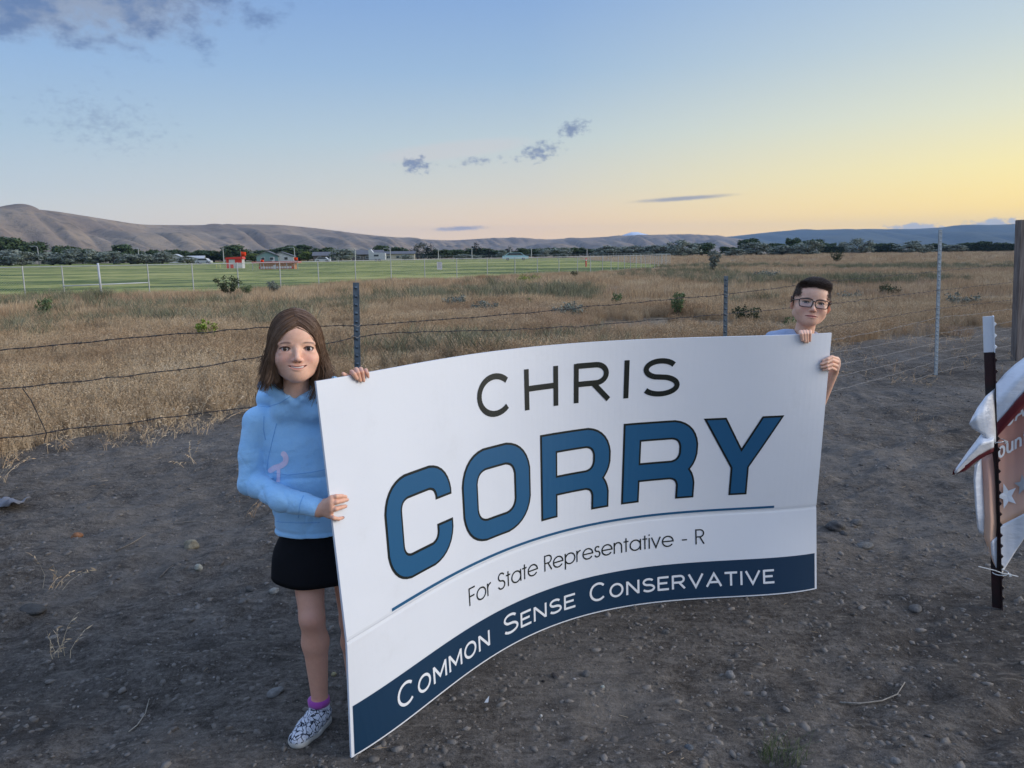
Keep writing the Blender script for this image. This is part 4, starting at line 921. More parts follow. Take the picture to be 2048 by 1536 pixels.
# ------------------------------------------------------------------ people: implicit surfaces turned into meshes
class Field:
    def __init__(s, lo, hi, h, pad=.03):
        s.pad = pad; s.lo = np.array(lo, float); s.h = h; s.n = np.ceil((np.array(hi)-s.lo)/h).astype(int)+1
        s.ax = [(s.lo[i]+h*np.arange(s.n[i])).astype(np.float32) for i in range(3)]
        s.f = np.full(s.n, 9.0, np.float32)
    def sub(s, lo, hi):
        sl = []
        for i in range(3):
            a = int(np.clip(np.floor((lo[i]-s.lo[i])/s.h), 0, s.n[i])); b = int(np.clip(np.ceil((hi[i]-s.lo[i])/s.h)+1, 0, s.n[i]))
            if b <= a: return None
            sl.append(slice(a, b))
        X = s.ax[0][sl[0]][:, None, None]; Y = s.ax[1][sl[1]][None, :, None]; Z = s.ax[2][sl[2]][None, None, :]
        return tuple(sl), X, Y, Z
    def blend(s, sl, d, k, mode):
        a = s.f[sl]
        if mode == 'sub':
            d = -d
            if k > 0: h = np.clip(.5-.5*(d-a)/k*-1*-1, 0, 1) if False else np.clip(.5+.5*(d-a)/k, 0, 1); s.f[sl] = a*(1-h)+d*h+k*h*(1-h)
            else: s.f[sl] = np.maximum(a, d)
        elif k > 0:
            h = np.clip(.5+.5*(d-a)/k, 0, 1); s.f[sl] = d*(1-h)+a*h-k*h*(1-h)
        else: s.f[sl] = np.minimum(a, d)
    def cone(s, a, b, ra, rb=None, k=.0, mode='add', sq=(1, 1, 1)):
        """tapered capsule; sq squashes space along an axis"""
        rb = ra if rb is None else rb; a = np.array(a, float); b = np.array(b, float); m = max(ra, rb)*max(sq)+(max(k, s.pad) if mode == 'add' else k)+3*s.h
        r = s.sub(np.minimum(a, b)-m, np.maximum(a, b)+m)
        if r is None: return s
        sl, X, Y, Z = r; q = 1/np.array(sq); aa = a*q; d = (b-a)*q; L2 = float(d@d)+1e-12
        px = X*q[0]-aa[0]; py = Y*q[1]-aa[1]; pz = Z*q[2]-aa[2]
        t = np.clip((px*d[0]+py*d[1]+pz*d[2])/L2, 0, 1)
        dist = np.sqrt((px-t*d[0])**2+(py-t*d[1])**2+(pz-t*d[2])**2)-(ra+(rb-ra)*t)
        s.blend(sl, (dist*min(sq)).astype(np.float32), k, mode); return s
    def ball(s, c, r, k=.0, mode='add', rot=None):
        """ellipsoid with radii r, optionally turned by the matrix rot"""
        c = np.array(c, float); r = np.array(r if hasattr(r, '__len__') else (r, r, r), float); m = (r.max() if rot is not None else r)+(max(k, s.pad) if mode == 'add' else k)+3*s.h
        q = s.sub(c-m, c+m)
        if q is None: return s
        sl, X, Y, Z = q; x, y, z = X-c[0], Y-c[1], Z-c[2]
        if rot is not None:
            R = np.array(rot); x, y, z = x*R[0, 0]+y*R[1, 0]+z*R[2, 0], x*R[0, 1]+y*R[1, 1]+z*R[2, 1], x*R[0, 2]+y*R[1, 2]+z*R[2, 2]
        k0 = np.sqrt((x/r[0])**2+(y/r[1])**2+(z/r[2])**2); k1 = np.sqrt((x/r[0]**2)**2+(y/r[1]**2)**2+(z/r[2]**2)**2)+1e-9
        s.blend(sl, (k0*(k0-1)/k1).astype(np.float32), k, mode); return s
    def chain(s, pts, rs, k=.0, mode='add', join=None):
        for a, b, ra, rb in zip(pts, pts[1:], rs, rs[1:]): s.cone(a, b, ra, rb, k, mode)
        return s
    def clip(s, p, n):
        """keep only the side that n points away from"""
        n = np.array(n, float); n /= np.linalg.norm(n)
        d = (s.ax[0][:, None, None]-p[0])*n[0]+(s.ax[1][None, :, None]-p[1])*n[1]+(s.ax[2][None, None, :]-p[2])*n[2]
        s.f = np.maximum(s.f, d.astype(np.float32)); return s
    def warp(s, fn, lo=None, hi=None):
        r = s.sub(s.lo if lo is None else lo, s.lo+s.n*s.h if hi is None else hi); sl, X, Y, Z = r
        s.f[sl] += fn(X, Y, Z).astype(np.float32); return s
    def surface(s):
        f = s.f; f[0], f[-1] = 9, 9; f[:, 0], f[:, -1] = 9, 9; f[:, :, 0], f[:, :, -1] = 9, 9
        ins = f < 0
        c = np.zeros(tuple(np.array(f.shape)-1), np.int8)
        for i in (0, 1):
            for j in (0, 1):
                for k in (0, 1): c += ins[i:f.shape[0]-1+i, j:f.shape[1]-1+j, k:f.shape[2]-1+k]
        cells = np.argwhere((c > 0) & (c < 8)); vid = np.full(c.shape, -1, np.int64); vid[tuple(cells.T)] = np.arange(len(cells))
        acc = np.zeros((len(cells), 3)); cnt = np.zeros(len(cells))
        cor = [(i, j, k) for i in (0, 1) for j in (0, 1) for k in (0, 1)]
        for a in cor:
            for b in cor:
                if sum(abs(x-y) for x, y in zip(a, b)) == 1 and a < b:
                    fa = f[tuple((cells+a).T)]; fb = f[tuple((cells+b).T)]; m = (fa < 0) != (fb < 0)
                    t = np.where(m, fa/(np.where(m, fa-fb, 1)), 0)
                    acc += np.where(m[:, None], np.array(a)+t[:, None]*(np.array(b)-np.array(a)), 0); cnt += m
        V = s.lo+s.h*(cells+acc/cnt[:, None])
        F = []
        for ax in range(3):
            u, v = [(1, 2), (2, 0), (0, 1)][ax]
            sl0 = [slice(None)]*3; sl1 = [slice(None)]*3; sl0[ax] = slice(0, -1); sl1[ax] = slice(1, None)
            A = ins[tuple(sl0)]; B = ins[tuple(sl1)]
            e = np.argwhere(A != B)
            ok = (e[:, u] > 0) & (e[:, v] > 0); e = e[ok]; flip = B[tuple(e.T)]
            du = np.zeros(3, int); du[u] = 1; dv = np.zeros(3, int); dv[v] = 1
            q = np.stack([vid[tuple((e-du-dv).T)], vid[tuple((e-dv).T)], vid[tuple(e.T)], vid[tuple((e-du).T)]], 1)
            q[flip] = q[flip][:, ::-1]; F.append(q)
        F = np.concatenate(F); F = F[(F >= 0).all(1)]
        return V, F
def relax(V, F, n=1, lam=.5):
    for _ in range(n):
        acc = np.zeros_like(V); cnt = np.zeros(len(V))
        for a, b in ((0, 1), (1, 2), (2, 3), (3, 0)):
            np.add.at(acc, F[:, a], V[F[:, b]]); np.add.at(cnt, F[:, a], 1); np.add.at(acc, F[:, b], V[F[:, a]]); np.add.at(cnt, F[:, b], 1)
        V = V*(1-lam)+lam*acc/np.maximum(cnt, 1)[:, None]
    return V
def join_parts(parts):
    V = []; F = []; C = []; b = 0
    for v, f, c in parts: V.append(v); F.append(f+b); C.append(np.broadcast_to(c, (len(v), 3)) if c is not None else np.ones((len(v), 3))); b += len(v)
    return np.concatenate(V), np.concatenate(F), np.concatenate(C)
def skin_obj(name, V, F, C, mat, parent, origin):
    me = fast_mesh(name, V-np.array(origin), F); at = me.color_attributes.new('tone', 'FLOAT_COLOR', 'POINT')
    at.data.foreach_set('color', np.c_[C, np.ones(len(C))].astype(np.float32).ravel())
    return obj(name, me, mat, parent)
def skin_material(name):
    m = material(name, (.5, .3, .24), .5, .35); g = graph(m); a = g.n('ShaderNodeVertexColor', layer_name='tone').outputs[0]
    co = g.n('ShaderNodeTexCoord').outputs['Object']; n = g.noise(co, 60, 4, .6)
    n2 = g.noise(co, 260, 3, .6); c = g.mix(g.m('MULTIPLY', g.remap(n, .35, .7), .17), a, (.50, .22, .17)); c = g.mix(g.m('MULTIPLY', g.remap(n2, .56, .72), .30), c, (.42, .20, .13)); g.put(g.b.inputs['Base Color'], c)
    g.b.inputs['Subsurface Weight'].default_value = .12; g.b.inputs['Subsurface Radius'].default_value = (.012, .004, .0025); g.b.inputs['Subsurface Scale'].default_value = .6
    bump(g, g.noise(co, 420, 2, .6), .06, .001); return m
SKIN = skin_material('skin')
def fabric(name, c1, c2, weave=900, scale=14):
    m = material(name, c1, .9, .12); g = graph(m); co = g.n('ShaderNodeTexCoord').outputs['Object']
    n = g.noise(co, scale, 5, .6); w = g.noise(co, weave, 2, .5)
    c = g.mix(g.remap(n, .3, .72), c1, c2); c = g.mix(g.m('MULTIPLY', g.remap(w, .4, .7), .25), c, tuple(x*.7 for x in c1)); g.put(g.b.inputs['Base Color'], c)
    g.b.inputs['Sheen Weight'].default_value = .25
    bump(g, g.m('ADD', g.m('MULTIPLY', w, .25), g.m('ADD', g.m('MULTIPLY', g.noise(co, 60, 4, .65), .8), g.m('MULTIPLY', g.noise(co, 17, 4, .6), 2.4))), .55, .006); return m

def head_field(p, h):
    """child's head: origin between the eyes' height, x to the person's left, y forward, z up; p holds proportions"""
    F = Field((-.105, -.13, -.175), (.105, .115, .125), h); fw = p.get('face_w', 1.0); jw = p.get('jaw_w', 1.0); ex = p['eye_x']; ez = 0.0
    F.ball((0, -.022, .022), (.074*fw, .090, .087))                      # cranium
    F.ball((0, .018, .040), (.064*fw, .054, .056), k=.03)               # forehead
    F.ball((0, .010, -.036), (.061*fw, .060, .060), k=.03)              # mid face
    for s in (-1, 1):
        F.cone((s*.048*jw, -.012, -.048), (s*.014, .047, p['chin']+.016), .021, .0155, k=.025)
        F.ball((s*.037*fw, .039, -.030), (.026, .027, .025), k=.022)     # cheek
    F.ball((0, .050, p['chin']+.017), (.019*jw, .018, .017), k=.02)      # chin
    F.ball((0, .046, -.057), (.032, .027, .024), k=.018)                 # muzzle
    for s in (-1, 1):
        F.ball((s*ex, .081, ez+.001), (.0195, .013, .0105), k=.014, mode='sub')   # socket
        F.cone((s*(ex-.016), .0655, ez+.0145), (s*(ex+.016), .0585, ez+.0138), .0038, .0030, k=.012)  # brow
        F.ball((s*ex, .0545, ez), (.0150, .0145, .0130), k=.006)       # lids
        F.cone((s*(ex-.013), .0655, ez-.0115), (s*(ex+.013), .0600, ez-.0110), .0026, .0022, k=.010)   # under-eye
    F.cone((0, .0660, .006), (0, .0870, -.0270), .0062, .0080, k=.010)     # nose
    F.ball((0, .0880, -.0295), (.0092, .0080, .0075), k=.005)
    for s in (-1, 1): F.ball((s*.0098, .0785, -.0330), (.0066, .0080, .0058), k=.005)
    for s in (-1, 1): F.ball((s*.0058, .0860, -.0392), (.0034, .0040, .0030), k=.002, mode='sub')
    mz, mw, up = p['mouth_z'], p['mouth_w'], p['smile']
    def my(u): return .0735-.0125*u*u
    us = np.linspace(-1, 1, 11)
    uo = [(u*mw, my(u)+.0006, mz+.0026*(1-.35*math.cos(u*5.5)*(1-abs(u)))*(1-abs(u)**3)+up*u*u) for u in us]
    lo_ = [(u*mw*.95, my(u*.95)+.0010, mz-.0062*(1-u*u)-.0004+up*u*u) for u in us]
    F.chain(uo, [.0014+.0026*(1-abs(u)**2) for u in us], k=.0035)
    F.chain(lo_, [.0014+.0034*(1-abs(u)**2) for u in us], k=.0035)
    F.chain([(u*mw, my(u)+.0042, mz-.0012+up*u*u) for u in us], [.0009+.0014*p['open']*(1-u*u) for u in us], k=.0012, mode='sub')
    for s in (-1, 1):
        F.ball((s*ex, .0660, ez-.0004), (.0128, .0125, p['eye_open']), k=.0012, mode='sub')     # eye opening
        R = Matrix.Rotation(s*-.55, 3, 'Z') @ Matrix.Rotation(-.15, 3, 'X')
        F.ball((s*.0785*fw, -.016, -.006), (.0062, .0190, .0295), k=.005, rot=R)                    # ear
        F.ball((s*.0845*fw, -.010, -.002), (.0050, .0110, .0190), k=.004, mode='sub', rot=R)
    nr = p.get('neck', .044)
    F.cone((0, -.030, -.050), (0, -.060, -.185), nr, nr*1.05, k=.02)
    return F
def head_colors(V, p, base, hairc, hairline):
    C = np.tile(np.array(base), (len(V), 1)); x, y, z = V.T; ex, mz, mw = p['eye_x'], p['mouth_z'], p['mouth_w']
    def paint(w, c):
        nonlocal C
        w = np.clip(w, 0, 1)[:, None]; C = C*(1-w)+np.array(c)*w
    front = y > .02
    for s in (-1, 1):
        paint(.55*np.exp(-(((x-s*.036)/.018)**2+((z+.028)/.016)**2))*front, (.68, .28, .22))
        u = (x-s*ex)/.019; zb = .0150+.0032*(1-u*u)-.0012*s*u
        paint(.88*np.exp(-((z-zb)/.0028)**2*1.0)*(np.abs(u) < 1.05)*np.clip(1.15-np.abs(u)**3, 0, 1)*(y > .045), p['brow'])
        paint(.35*np.exp(-(((x-s*ex)/.016)**2+((z+.008)/.006)**2))*front, (.46, .235, .20))
        d = np.sqrt(((x-s*ex)/.0152)**2+((z)/(p['eye_open']+.0026))**2)
        paint(.92*(d < 1.06)*(z > .0005)*(y > .05), (.022, .013, .011)); paint(.5*(d < 1.0)*(z <= .0005)*(y > .05), (.12, .05, .042))
    u = x/(mw*1.02); zc = mz-.001+p['smile']*u*u
    paint(.85*(np.abs(u) < 1)*np.exp(-((z-zc)/(.0062*(1.06-np.abs(u)**2)+1e-4))**4)*(y > .055), (.56, .17, .15))
    paint(.9*(np.abs(u) < 1.02)*np.exp(-((z-zc)/.0013)**2)*(y > .052), (.09, .022, .02))
    paint(.35*np.exp(-((x/.014)**2+((z+.034)/.009)**2))*(y > .07), (.66, .28, .22))
    paint(.7*np.exp(-(((np.abs(x)-.0058)/.003)**2+((z+.0395)/.0025)**2))*(y > .07), (.10, .035, .03))
    if hairline is not None: paint(hairline(x, y, z), hairc)
    return C
def eye_material(name, iris):
    m = material(name, (.8, .78, .76), .12, .5); g = graph(m); co = g.n('ShaderNodeTexCoord').outputs['Object']
    sp = g.n('ShaderNodeSeparateXYZ'); g.put(sp.inputs[0], co)
    r = g.m('SQRT', g.m('ADD', g.m('MULTIPLY', sp.outputs[0], sp.outputs[0]), g.m('MULTIPLY', sp.outputs[2], sp.outputs[2])))
    g.put(g.b.inputs['Base Color'], g.ramp(g.m('DIVIDE', r, .0128), [(0, (.004, .004, .004)), (.20, (.004, .004, .004)), (.24, iris), (.42, tuple(c*.6 for c in iris)), (.47, (.02, .012, .01)), (.52, (.62, .57, .55)), (1, (.55, .45, .43))])); return m
def ball_mesh(name, r, n=20, m=14):
    V = [(r*math.sin(math.pi*j/m)*math.cos(2*math.pi*i/n), r*math.sin(math.pi*j/m)*math.sin(2*math.pi*i/n), r*math.cos(math.pi*j/m)) for j in range(m+1) for i in range(n)]
    return mesh_of(name, V, [(j*n+i, (j+1)*n+i, (j+1)*n+(i+1) % n, j*n+(i+1) % n) for j in range(m) for i in range(n)], True)
def hand_field(fingers, wrist, arm, h, rf=.0078, palm=.0105, arm_r=(.021, .025), thumb=None):
    """hand from joint positions: each finger is [knuckle, joint, joint, tip]"""
    pts = [Vector(q) for f in fingers for q in f]+[Vector(wrist), Vector(arm)]+([Vector(q) for q in thumb] if thumb else [])
    P = np.array([tuple(q) for q in pts]); F = Field(P.min(0)-.045, P.max(0)+.045, h, .014)
    w = Vector(wrist)
    F.cone(wrist, arm, *arm_r)
    for f in fingers:
        F.cone(w.lerp(Vector(f[0]), .15), f[0], palm*1.12, palm, k=.010)
    for a, b in zip(fingers, fingers[1:]):
        m = (Vector(a[0])+Vector(b[0]))/2; F.cone(w.lerp(m, .35), m, palm, palm*.80, k=.008)
    if thumb: F.cone(w.lerp(Vector(fingers[0][0]), .3), thumb[0], palm, rf*1.25, k=.010)
    for i, f in enumerate(fingers):
        s = (1.0, 1.04, 1.0, .86)[i]; G = Field(P.min(0)-.045, P.max(0)+.045, h, .006)
        G.chain([tuple(q) for q in f], [rf*1.12*s, rf*1.02*s, rf*.93*s, rf*.80*s], k=.0022)
        kk = .0035; a = F.f; b = G.f; 
        # fingers stay apart from each other but grow out of the palm
        hh = np.clip(.5+.5*(b-a)/kk, 0, 1); F.f = b*(1-hh)+a*hh-kk*hh*(1-hh)*.6
    if thumb:
        F.chain([tuple(q) for q in thumb], [rf*1.25, rf*1.15, rf*.9][:len(thumb)], k=.003)
    return F.surface()
def nail(tip, prev, normal, r, mat, parent, origin):
    tip, prev, n = Vector(tip), Vector(prev), Vector(normal).normalized(); d = (tip-prev).normalized(); b = d.cross(n).normalized(); n = b.cross(d)
    c = tip-d*r*.15+n*r*.70; V = []
    for i in range(5):
        for j in range(4):
            u = (i/4-.5)*2; v = j/3; w_ = r*.62*(1-.25*v*v)
            V.append(c+b*(u*w_)+d*(r*(v*1.25-.35))-n*(u*u*r*.28+v*v*r*.22)-Vector(origin))
    F = [(i*4+j, (i+1)*4+j, (i+1)*4+j+1, i*4+j+1) for i in range(4) for j in range(3)]
    o = obj('nail', mesh_of('nail', V, F, True), mat, parent); md = o.modifiers.new('t', 'SOLIDIFY'); md.thickness = .0006; return o
def hair_obj(V, F, T, mat, parent):
    me = fast_mesh('hair', V, F); a = me.attributes.new('lock', 'FLOAT', 'POINT'); a.data.foreach_set('value', T.astype(np.float32)); o = obj('hair', me, mat, parent); o['kind'] = 'stuff'; return o
def strands(roots_paths, r0, r1, sides=3, tones=None):
    """many thin hairs as one mesh; each path is an (n,3) array"""
    V = []; F = []; b = 0
    for P in roots_paths:
        n = len(P); d = np.gradient(P, axis=0); d /= np.linalg.norm(d, axis=1)[:, None]+1e-9
        a = np.cross(d, [0.3, .2, .93]); a /= np.linalg.norm(a, axis=1)[:, None]+1e-9; c = np.cross(d, a)
        rr = np.linspace(r0, r1, n)[:, None]
        R = np.stack([P+(a*math.cos(t)+c*math.sin(t))*rr for t in (2*math.pi*j/sides for j in range(sides))], 1)
        V.append(R.reshape(-1, 3))
        i = np.arange(n-1)[:, None]*sides; j = np.arange(sides)[None]; j2 = (j+1) % sides
        F.append(np.stack([i+j, i+j2, i+sides+j2, i+sides+j], -1).reshape(-1, 4)+b); b += n*sides
    if tones is not None: return np.concatenate(V), np.concatenate(F), np.concatenate([np.repeat(np.linspace(a, b_, len(P)), sides) for P, (a, b_) in zip(roots_paths, tones)])
    return np.concatenate(V), np.concatenate(F)
def hair_material(name, c1, c2, c3):
    m = material(name, c1, .42, .45); g = graph(m); rnd = g.n('ShaderNodeNewGeometry').outputs['Random Per Island']
    at = g.n('ShaderNodeAttribute', attribute_name='lock').outputs['Fac']
    g.put(g.b.inputs['Base Color'], g.ramp(g.m('ADD', g.m('MULTIPLY', rnd, .35), g.m('MULTIPLY', at, .65)), [(0, c1), (.5, c2), (1, c3)])); return m
def look(pos, target, roll=0.0, pitch=0.0, yaw=0.0):
    """matrix that puts a head at pos, its +y looking at target"""
    f = (Vector(target)-Vector(pos)).normalized(); z = Vector((0, 0, 1)); x = f.cross(z).normalized(); z = x.cross(f)
    M = Matrix(((x.x, f.x, z.x), (x.y, f.y, z.y), (x.z, f.z, z.z))).to_4x4(); M.translation = pos
    return M @ Matrix.Rotation(yaw, 4, 'Z') @ Matrix.Rotation(pitch, 4, 'X') @ Matrix.Rotation(roll, 4, 'Y')
def xf(M, V): return V @ np.array(M.to_3x3()).T+np.array(M.translation)
def sgn_st(px, py, off):
    """point in front of the sign's face seen at this pixel"""
    s, t = 1.2, .6
    for _ in range(25):
        d = ray(px, py); o = Vector((0, 0, CAMH))
        def miss(s, t):
            p = sign_point(s, t, off)-o; k = p.y/d.y; return np.array([p.x-d.x*k, p.z-d.z*k])
        e = miss(s, t); J = np.array([(miss(s+1e-3, t)-e)/1e-3, (miss(s, t+1e-3)-e)/1e-3]).T
        ds = np.linalg.solve(J, e); s -= ds[0]*.8; t -= ds[1]*.8
    return sign_point(s, t, off)
CAMP = Vector((0, 0, CAMH))

# ------------------------------------------------------------------ the girl
GIRL_O = ground_at(628, 1445)
girl = thing('person', 'child in light blue hoodie and black skirt holding the left end of the big sign', 'person', GIRL_O)
def G_(V): return V-np.array(GIRL_O)
skinc = (.84, .495, .34)
gp = dict(eye_x=.0338, chin=-.094, mouth_z=-.0535, mouth_w=.0270, smile=.0066, open=2.3, eye_open=.0058, brow=(.055, .028, .018), face_w=.95, jaw_w=.89, neck=.038)
gh = at_depth(592, 697, 2.40); GM = look(gh, CAMP, roll=-.03, pitch=-.02, yaw=.04) @ Matrix.Scale(1.04, 4)
HF = head_field(gp, .00125); hv, hf = HF.surface(); hv = relax(hv, hf, 1, .4)
def girl_scalp(x, y, z):
    # hair covers everything but the face: the line runs from the parting down the temples
    edge = .0680-5.0*x*x-70*np.abs(x)**3
    return np.clip(((z-edge)*180)*(z > .0)+((y < .012)*1.0)*(np.abs(x) > .035)*(z > -.06)*1.0+(y < -.02)*(z > -.07)*1.0, 0, 1)
hc = head_colors(hv, gp, skinc, (.10, .057, .034), girl_scalp)
parts = [(xf(GM, hv), hf, hc)]
P3 = at_depth
# neck and trunk under the clothes, legs
pel, chest, neck = P3(650, 1085, 2.52), P3(606, 890, 2.49), P3(592, 776, 2.465)
sh_r, el_r, wr_r = P3(515, 840, 2.46), P3(503, 966, 2.42), P3(636, 1019, 2.275)
sh_l, el_l = P3(672, 850, 2.52), P3(742, 935, 2.66)
hip_r, kn_r, an_r = P3(613, 1095, 2.495), P3(624, 1236, 2.405), P3(640, 1402, 2.43)
hip_l, kn_l, an_l = P3(692, 1095, 2.52), P3(703, 1240, 2.56), P3(712, 1385, 2.64)
lo = np.array([min(p[i] for p in (pel, chest, neck, hip_r, kn_r, an_r, hip_l, kn_l, an_l, sh_l)) for i in range(3)])-.10; hi = np.array([max(p[i] for p in (pel, chest, neck, hip_r, kn_r, an_r, hip_l, kn_l, an_l)) for i in range(3)])+.10; lo[2] = .02
B = Field(lo, hi, .0042, .04)
B.cone(pel, chest, .085, .085, sq=(1, .8, 1)); B.cone(chest, neck, .07, .040, k=.04)
for h_, k_, a_ in ((hip_r, kn_r, an_r), (hip_l, kn_l, an_l)):
    B.cone(h_, k_, .061, .0400, k=.015)
    calf = k_.lerp(a_, .30)+Vector((0, .012, 0))
    B.cone(k_, calf, .0385, .0425, k=.02); B.cone(calf, a_, .0425, .0265, k=.02)
    B.ball(k_+Vector((.003, -.014, .004)), (.027, .030, .031), k=.012)
    B.cone(a_, a_+Vector((-.01, -.02, -.05)), .0285, .026, k=.01)
bv, bf = B.surface(); bv = relax(bv, bf, 2)
bc = np.tile(np.array((.66, .345, .235)), (len(bv), 1))
kk = np.exp(-(np.linalg.norm(bv-np.array(kn_r+Vector((0, -.04, 0))), axis=1)/.035)**2)[:, None]; bc = bc*(1-.35*kk)+np.array((.52, .24, .19))*.35*kk
parts.append((bv, bf, bc))
# right hand: four fingers laid over the left edge of the sign
NS = (sign_point(.05, .6, .01)-sign_point(.05, .6, 0)).normalized()
F1 = [[P3(660, 996, 2.245)+NS*.006, sgn_st(672, 993, .012), sgn_st(683, 992.5, .0115), sgn_st(691, 993.5, .010)],
      [P3(658, 1007, 2.240)+NS*.008, sgn_st(672, 1004, .0135), sgn_st(684, 1001.5, .012), sgn_st(694, 999.5, .010)],
      [P3(659, 1019, 2.240)+NS*.008, sgn_st(671, 1018, .0135), sgn_st(682, 1015, .012), sgn_st(691, 1012.5, .0095)],
      [P3(657, 1031, 2.245)+NS*.006, sgn_st(667, 1036, .012), sgn_st(677, 1038, .011), sgn_st(685, 1035.5, .009)]]
thumb = [P3(650, 1003, 2.262), P3(664, 998, 2.285), P3(678, 997, 2.315)]
hnd = hand_field(F1, wr_r+Vector((.004, -.01, 0)), el_r.lerp(wr_r, .62), .0016, .0072, .0098, (.021, .028), thumb)
parts.append((relax(hnd[0], hnd[1], 1, .4), hnd[1], np.array((.72, .40, .275))))
# left hand: fingers hooked over the top edge
def top_edge(px, off, dz=0.0, zt=None):
    """point above / in front of the top edge at this pixel column"""
    y = np.interp(px, [632, 740, 839, 921, 1003, 1085, 1140, 1249, 1359, 1468, 1588, 1662], [766.3, 748, 729.7, 715.2, 703.4, 695.5, 690.6, 683.8, 678.8, 675.5, 672.8, 668.2])
    return sgn_st(px, y, off)+Vector((0, 0, dz))
F2 = [[top_edge(702, -.030, -.004), top_edge(704, -.012, .016), top_edge(708, .010, .008), sgn_st(713, 757, .0085)],
      [top_edge(711, -.032, .000), top_edge(713, -.013, .021), top_edge(716, .011, .010), sgn_st(720, 761, .0085)],
      [top_edge(720, -.032, .000), top_edge(722, -.013, .020), top_edge(724.5, .011, .010), sgn_st(727, 761, .0085)],
      [top_edge(730, -.030, -.004), top_edge(732, -.012, .014), top_edge(734.5, .010, .004), sgn_st(736, 753, .008)]]
wr_l = top_edge(722, -.060, -.055)
thumb = [top_edge(704, -.030, -.020), top_edge(694, -.020, .004), top_edge(687, -.016, .014)]
hnd = hand_field(F2, wr_l, wr_l.lerp(el_l, .4), .0016, .0072, .0098, (.021, .027), thumb)
parts.append((relax(hnd[0], hnd[1], 1, .4), hnd[1], np.array((.72, .40, .275))))
V, F, C = join_parts(parts)
body = skin_obj('body', V, F, C, SKIN, girl, GIRL_O)
# painted nails
NW = material('nail_white', (.75, .72, .72), .25, .5); NB = material('nail_dark', (.02, .025, .06), .2, .5); NR = material('nail_red', (.20, .02, .03), .2, .5); NP = material('nail_pink', (.58, .33, .30), .3, .5)
for f, m in zip(F1, (NW, NB, NW, NR)): nail(f[3], f[2], NS, .0072, m, girl, GIRL_O)
for f, m in zip(F2, (NP, NB, NP, NP)): nail(f[3], f[2], NS, .0070, m, girl, GIRL_O)
# eyes
EYEM = eye_material('brown_eye', (.085, .045, .025)); eme = ball_mesh('eye', .0128); eme.materials.append(EYEM)
TEETH = material('teeth', (.68, .64, .58), .3, .4)
def eyes_and_teeth(M, p, parent, origin, teeth=True, gaze=None):
    for s in (-1, 1):
        o = obj('eye', eme, None, parent); c = M @ Vector((s*p['eye_x'], .0535, 0)); t = CAMP if gaze is None else gaze
        f = (t-c).normalized(); o.matrix_local = Matrix.Translation(c-Vector(origin)) @ f.to_track_quat('Y', 'Z').to_matrix().to_4x4()
    if teeth:
        V = []; 
        for j in range(2):
            for i in range(9):
                u = (i/8-.5)*1.3; V.append(M @ Vector((u*p['mouth_w'], .0752-.012*u*u, p['mouth_z']+.001-j*.0042+p['smile']*u*u))-Vector(origin))
        o = obj('teeth', mesh_of('teeth', V, [(i, i+1, 10+i, 9+i) for i in range(8)], True), TEETH, parent); md = o.modifiers.new('t', 'SOLIDIFY'); md.thickness = .001
eyes_and_teeth(GM, gp, girl, GIRL_O)

# hair: long strands from a centre parting, hanging to the shoulders
def slerp(a, b, t):
    a = a/np.linalg.norm(a); b = b/np.linalg.norm(b); w = math.acos(np.clip(a@b, -1, 1)); s = math.sin(w)+1e-9
    return (np.sin((1-t)*w)[:, None]*a+np.sin(t*w)[:, None]*b)/s
rh = np.random.default_rng(3); paths = []; tones = []
ctr = np.array((0, -.020, .020))
def smooth_path(P, n=2):
    for _ in range(n): P[1:-1] = .25*P[:-2]+.5*P[1:-1]+.25*P[2:]
    return P
locks = [dict(flick=rh.normal()*.013+.002, out=rh.random(), y=rh.normal()*.011, L=rh.normal()*.016, ph=rh.random()*6, tone=rh.random()) for _ in range(90)]
for i in range(5200):
    side = 1 if i % 2 else -1; q = rh.random()             # 0 = front, 1 = back
    lk = locks[(int(q*44) % 45)+(45 if side > 0 else 0)]
    lay = rh.random()**1.3; rad = np.array((.0755, .097, .093))*(1.01+.10*lay)
    phi = math.radians(53+127*q+rh.normal()*3.5)          # where it leaves the head, from straight ahead
    y0 = .083-.160*q+rh.normal()*.004; part = -.005+.006*math.sin(q*5)
    root = np.array((part-side*.004*rh.random(), y0, 0)); root[2] = .093*math.sqrt(max(.05, 1-(root[1]/.100)**2))
    tgt = np.array((side*math.sin(phi), math.cos(phi), -.05-.12*rh.random()))
    t = np.linspace(0, 1, 9); D = slerp(root/np.array((.0755, .097, .093)), tgt, t)
    cap = ctr+D*rad
    cap[:, 2] += .005*np.sin(t*3.1)
    end = cap[-1]; L = .108-.040*rh.random()**2.5+lk['L']*.9+.014*q+(.0 if side > 0 else .010)
    tt = np.linspace(.10, 1, 10)
    ox = side*(.000+.009*lay+.008*lk['out']); oy = -.004-.010*math.cos(phi)+lk['y']
    wave = .0085*np.sin(tt*6.0+lk['ph'])*tt
    hang = np.stack([end[0]+ox*np.sin(tt*1.9)+side*lk['flick']*tt**3+wave, end[1]+oy*tt-.010*tt+wave*.7+rh.normal()*.003*tt, end[2]-L*tt], 1)
    P = smooth_path(np.concatenate([cap, hang]), 3); P += rh.normal(size=3)*.0006; paths.append(P); tones.append((.15+.55*lk['tone'], .30+.70*lk['tone']))
for i in range(150):   # wisps over the image-right shoulder, and flyaways
    b = paths[2*rh.integers(0, 2500)].copy(); k = np.linspace(0, 1, len(b)); b[:, 0] -= .026*k**3*rh.random(); b[:, 1] += .030*k**3*rh.random(); b[:, 2] -= .016*k**2; paths.append(b)
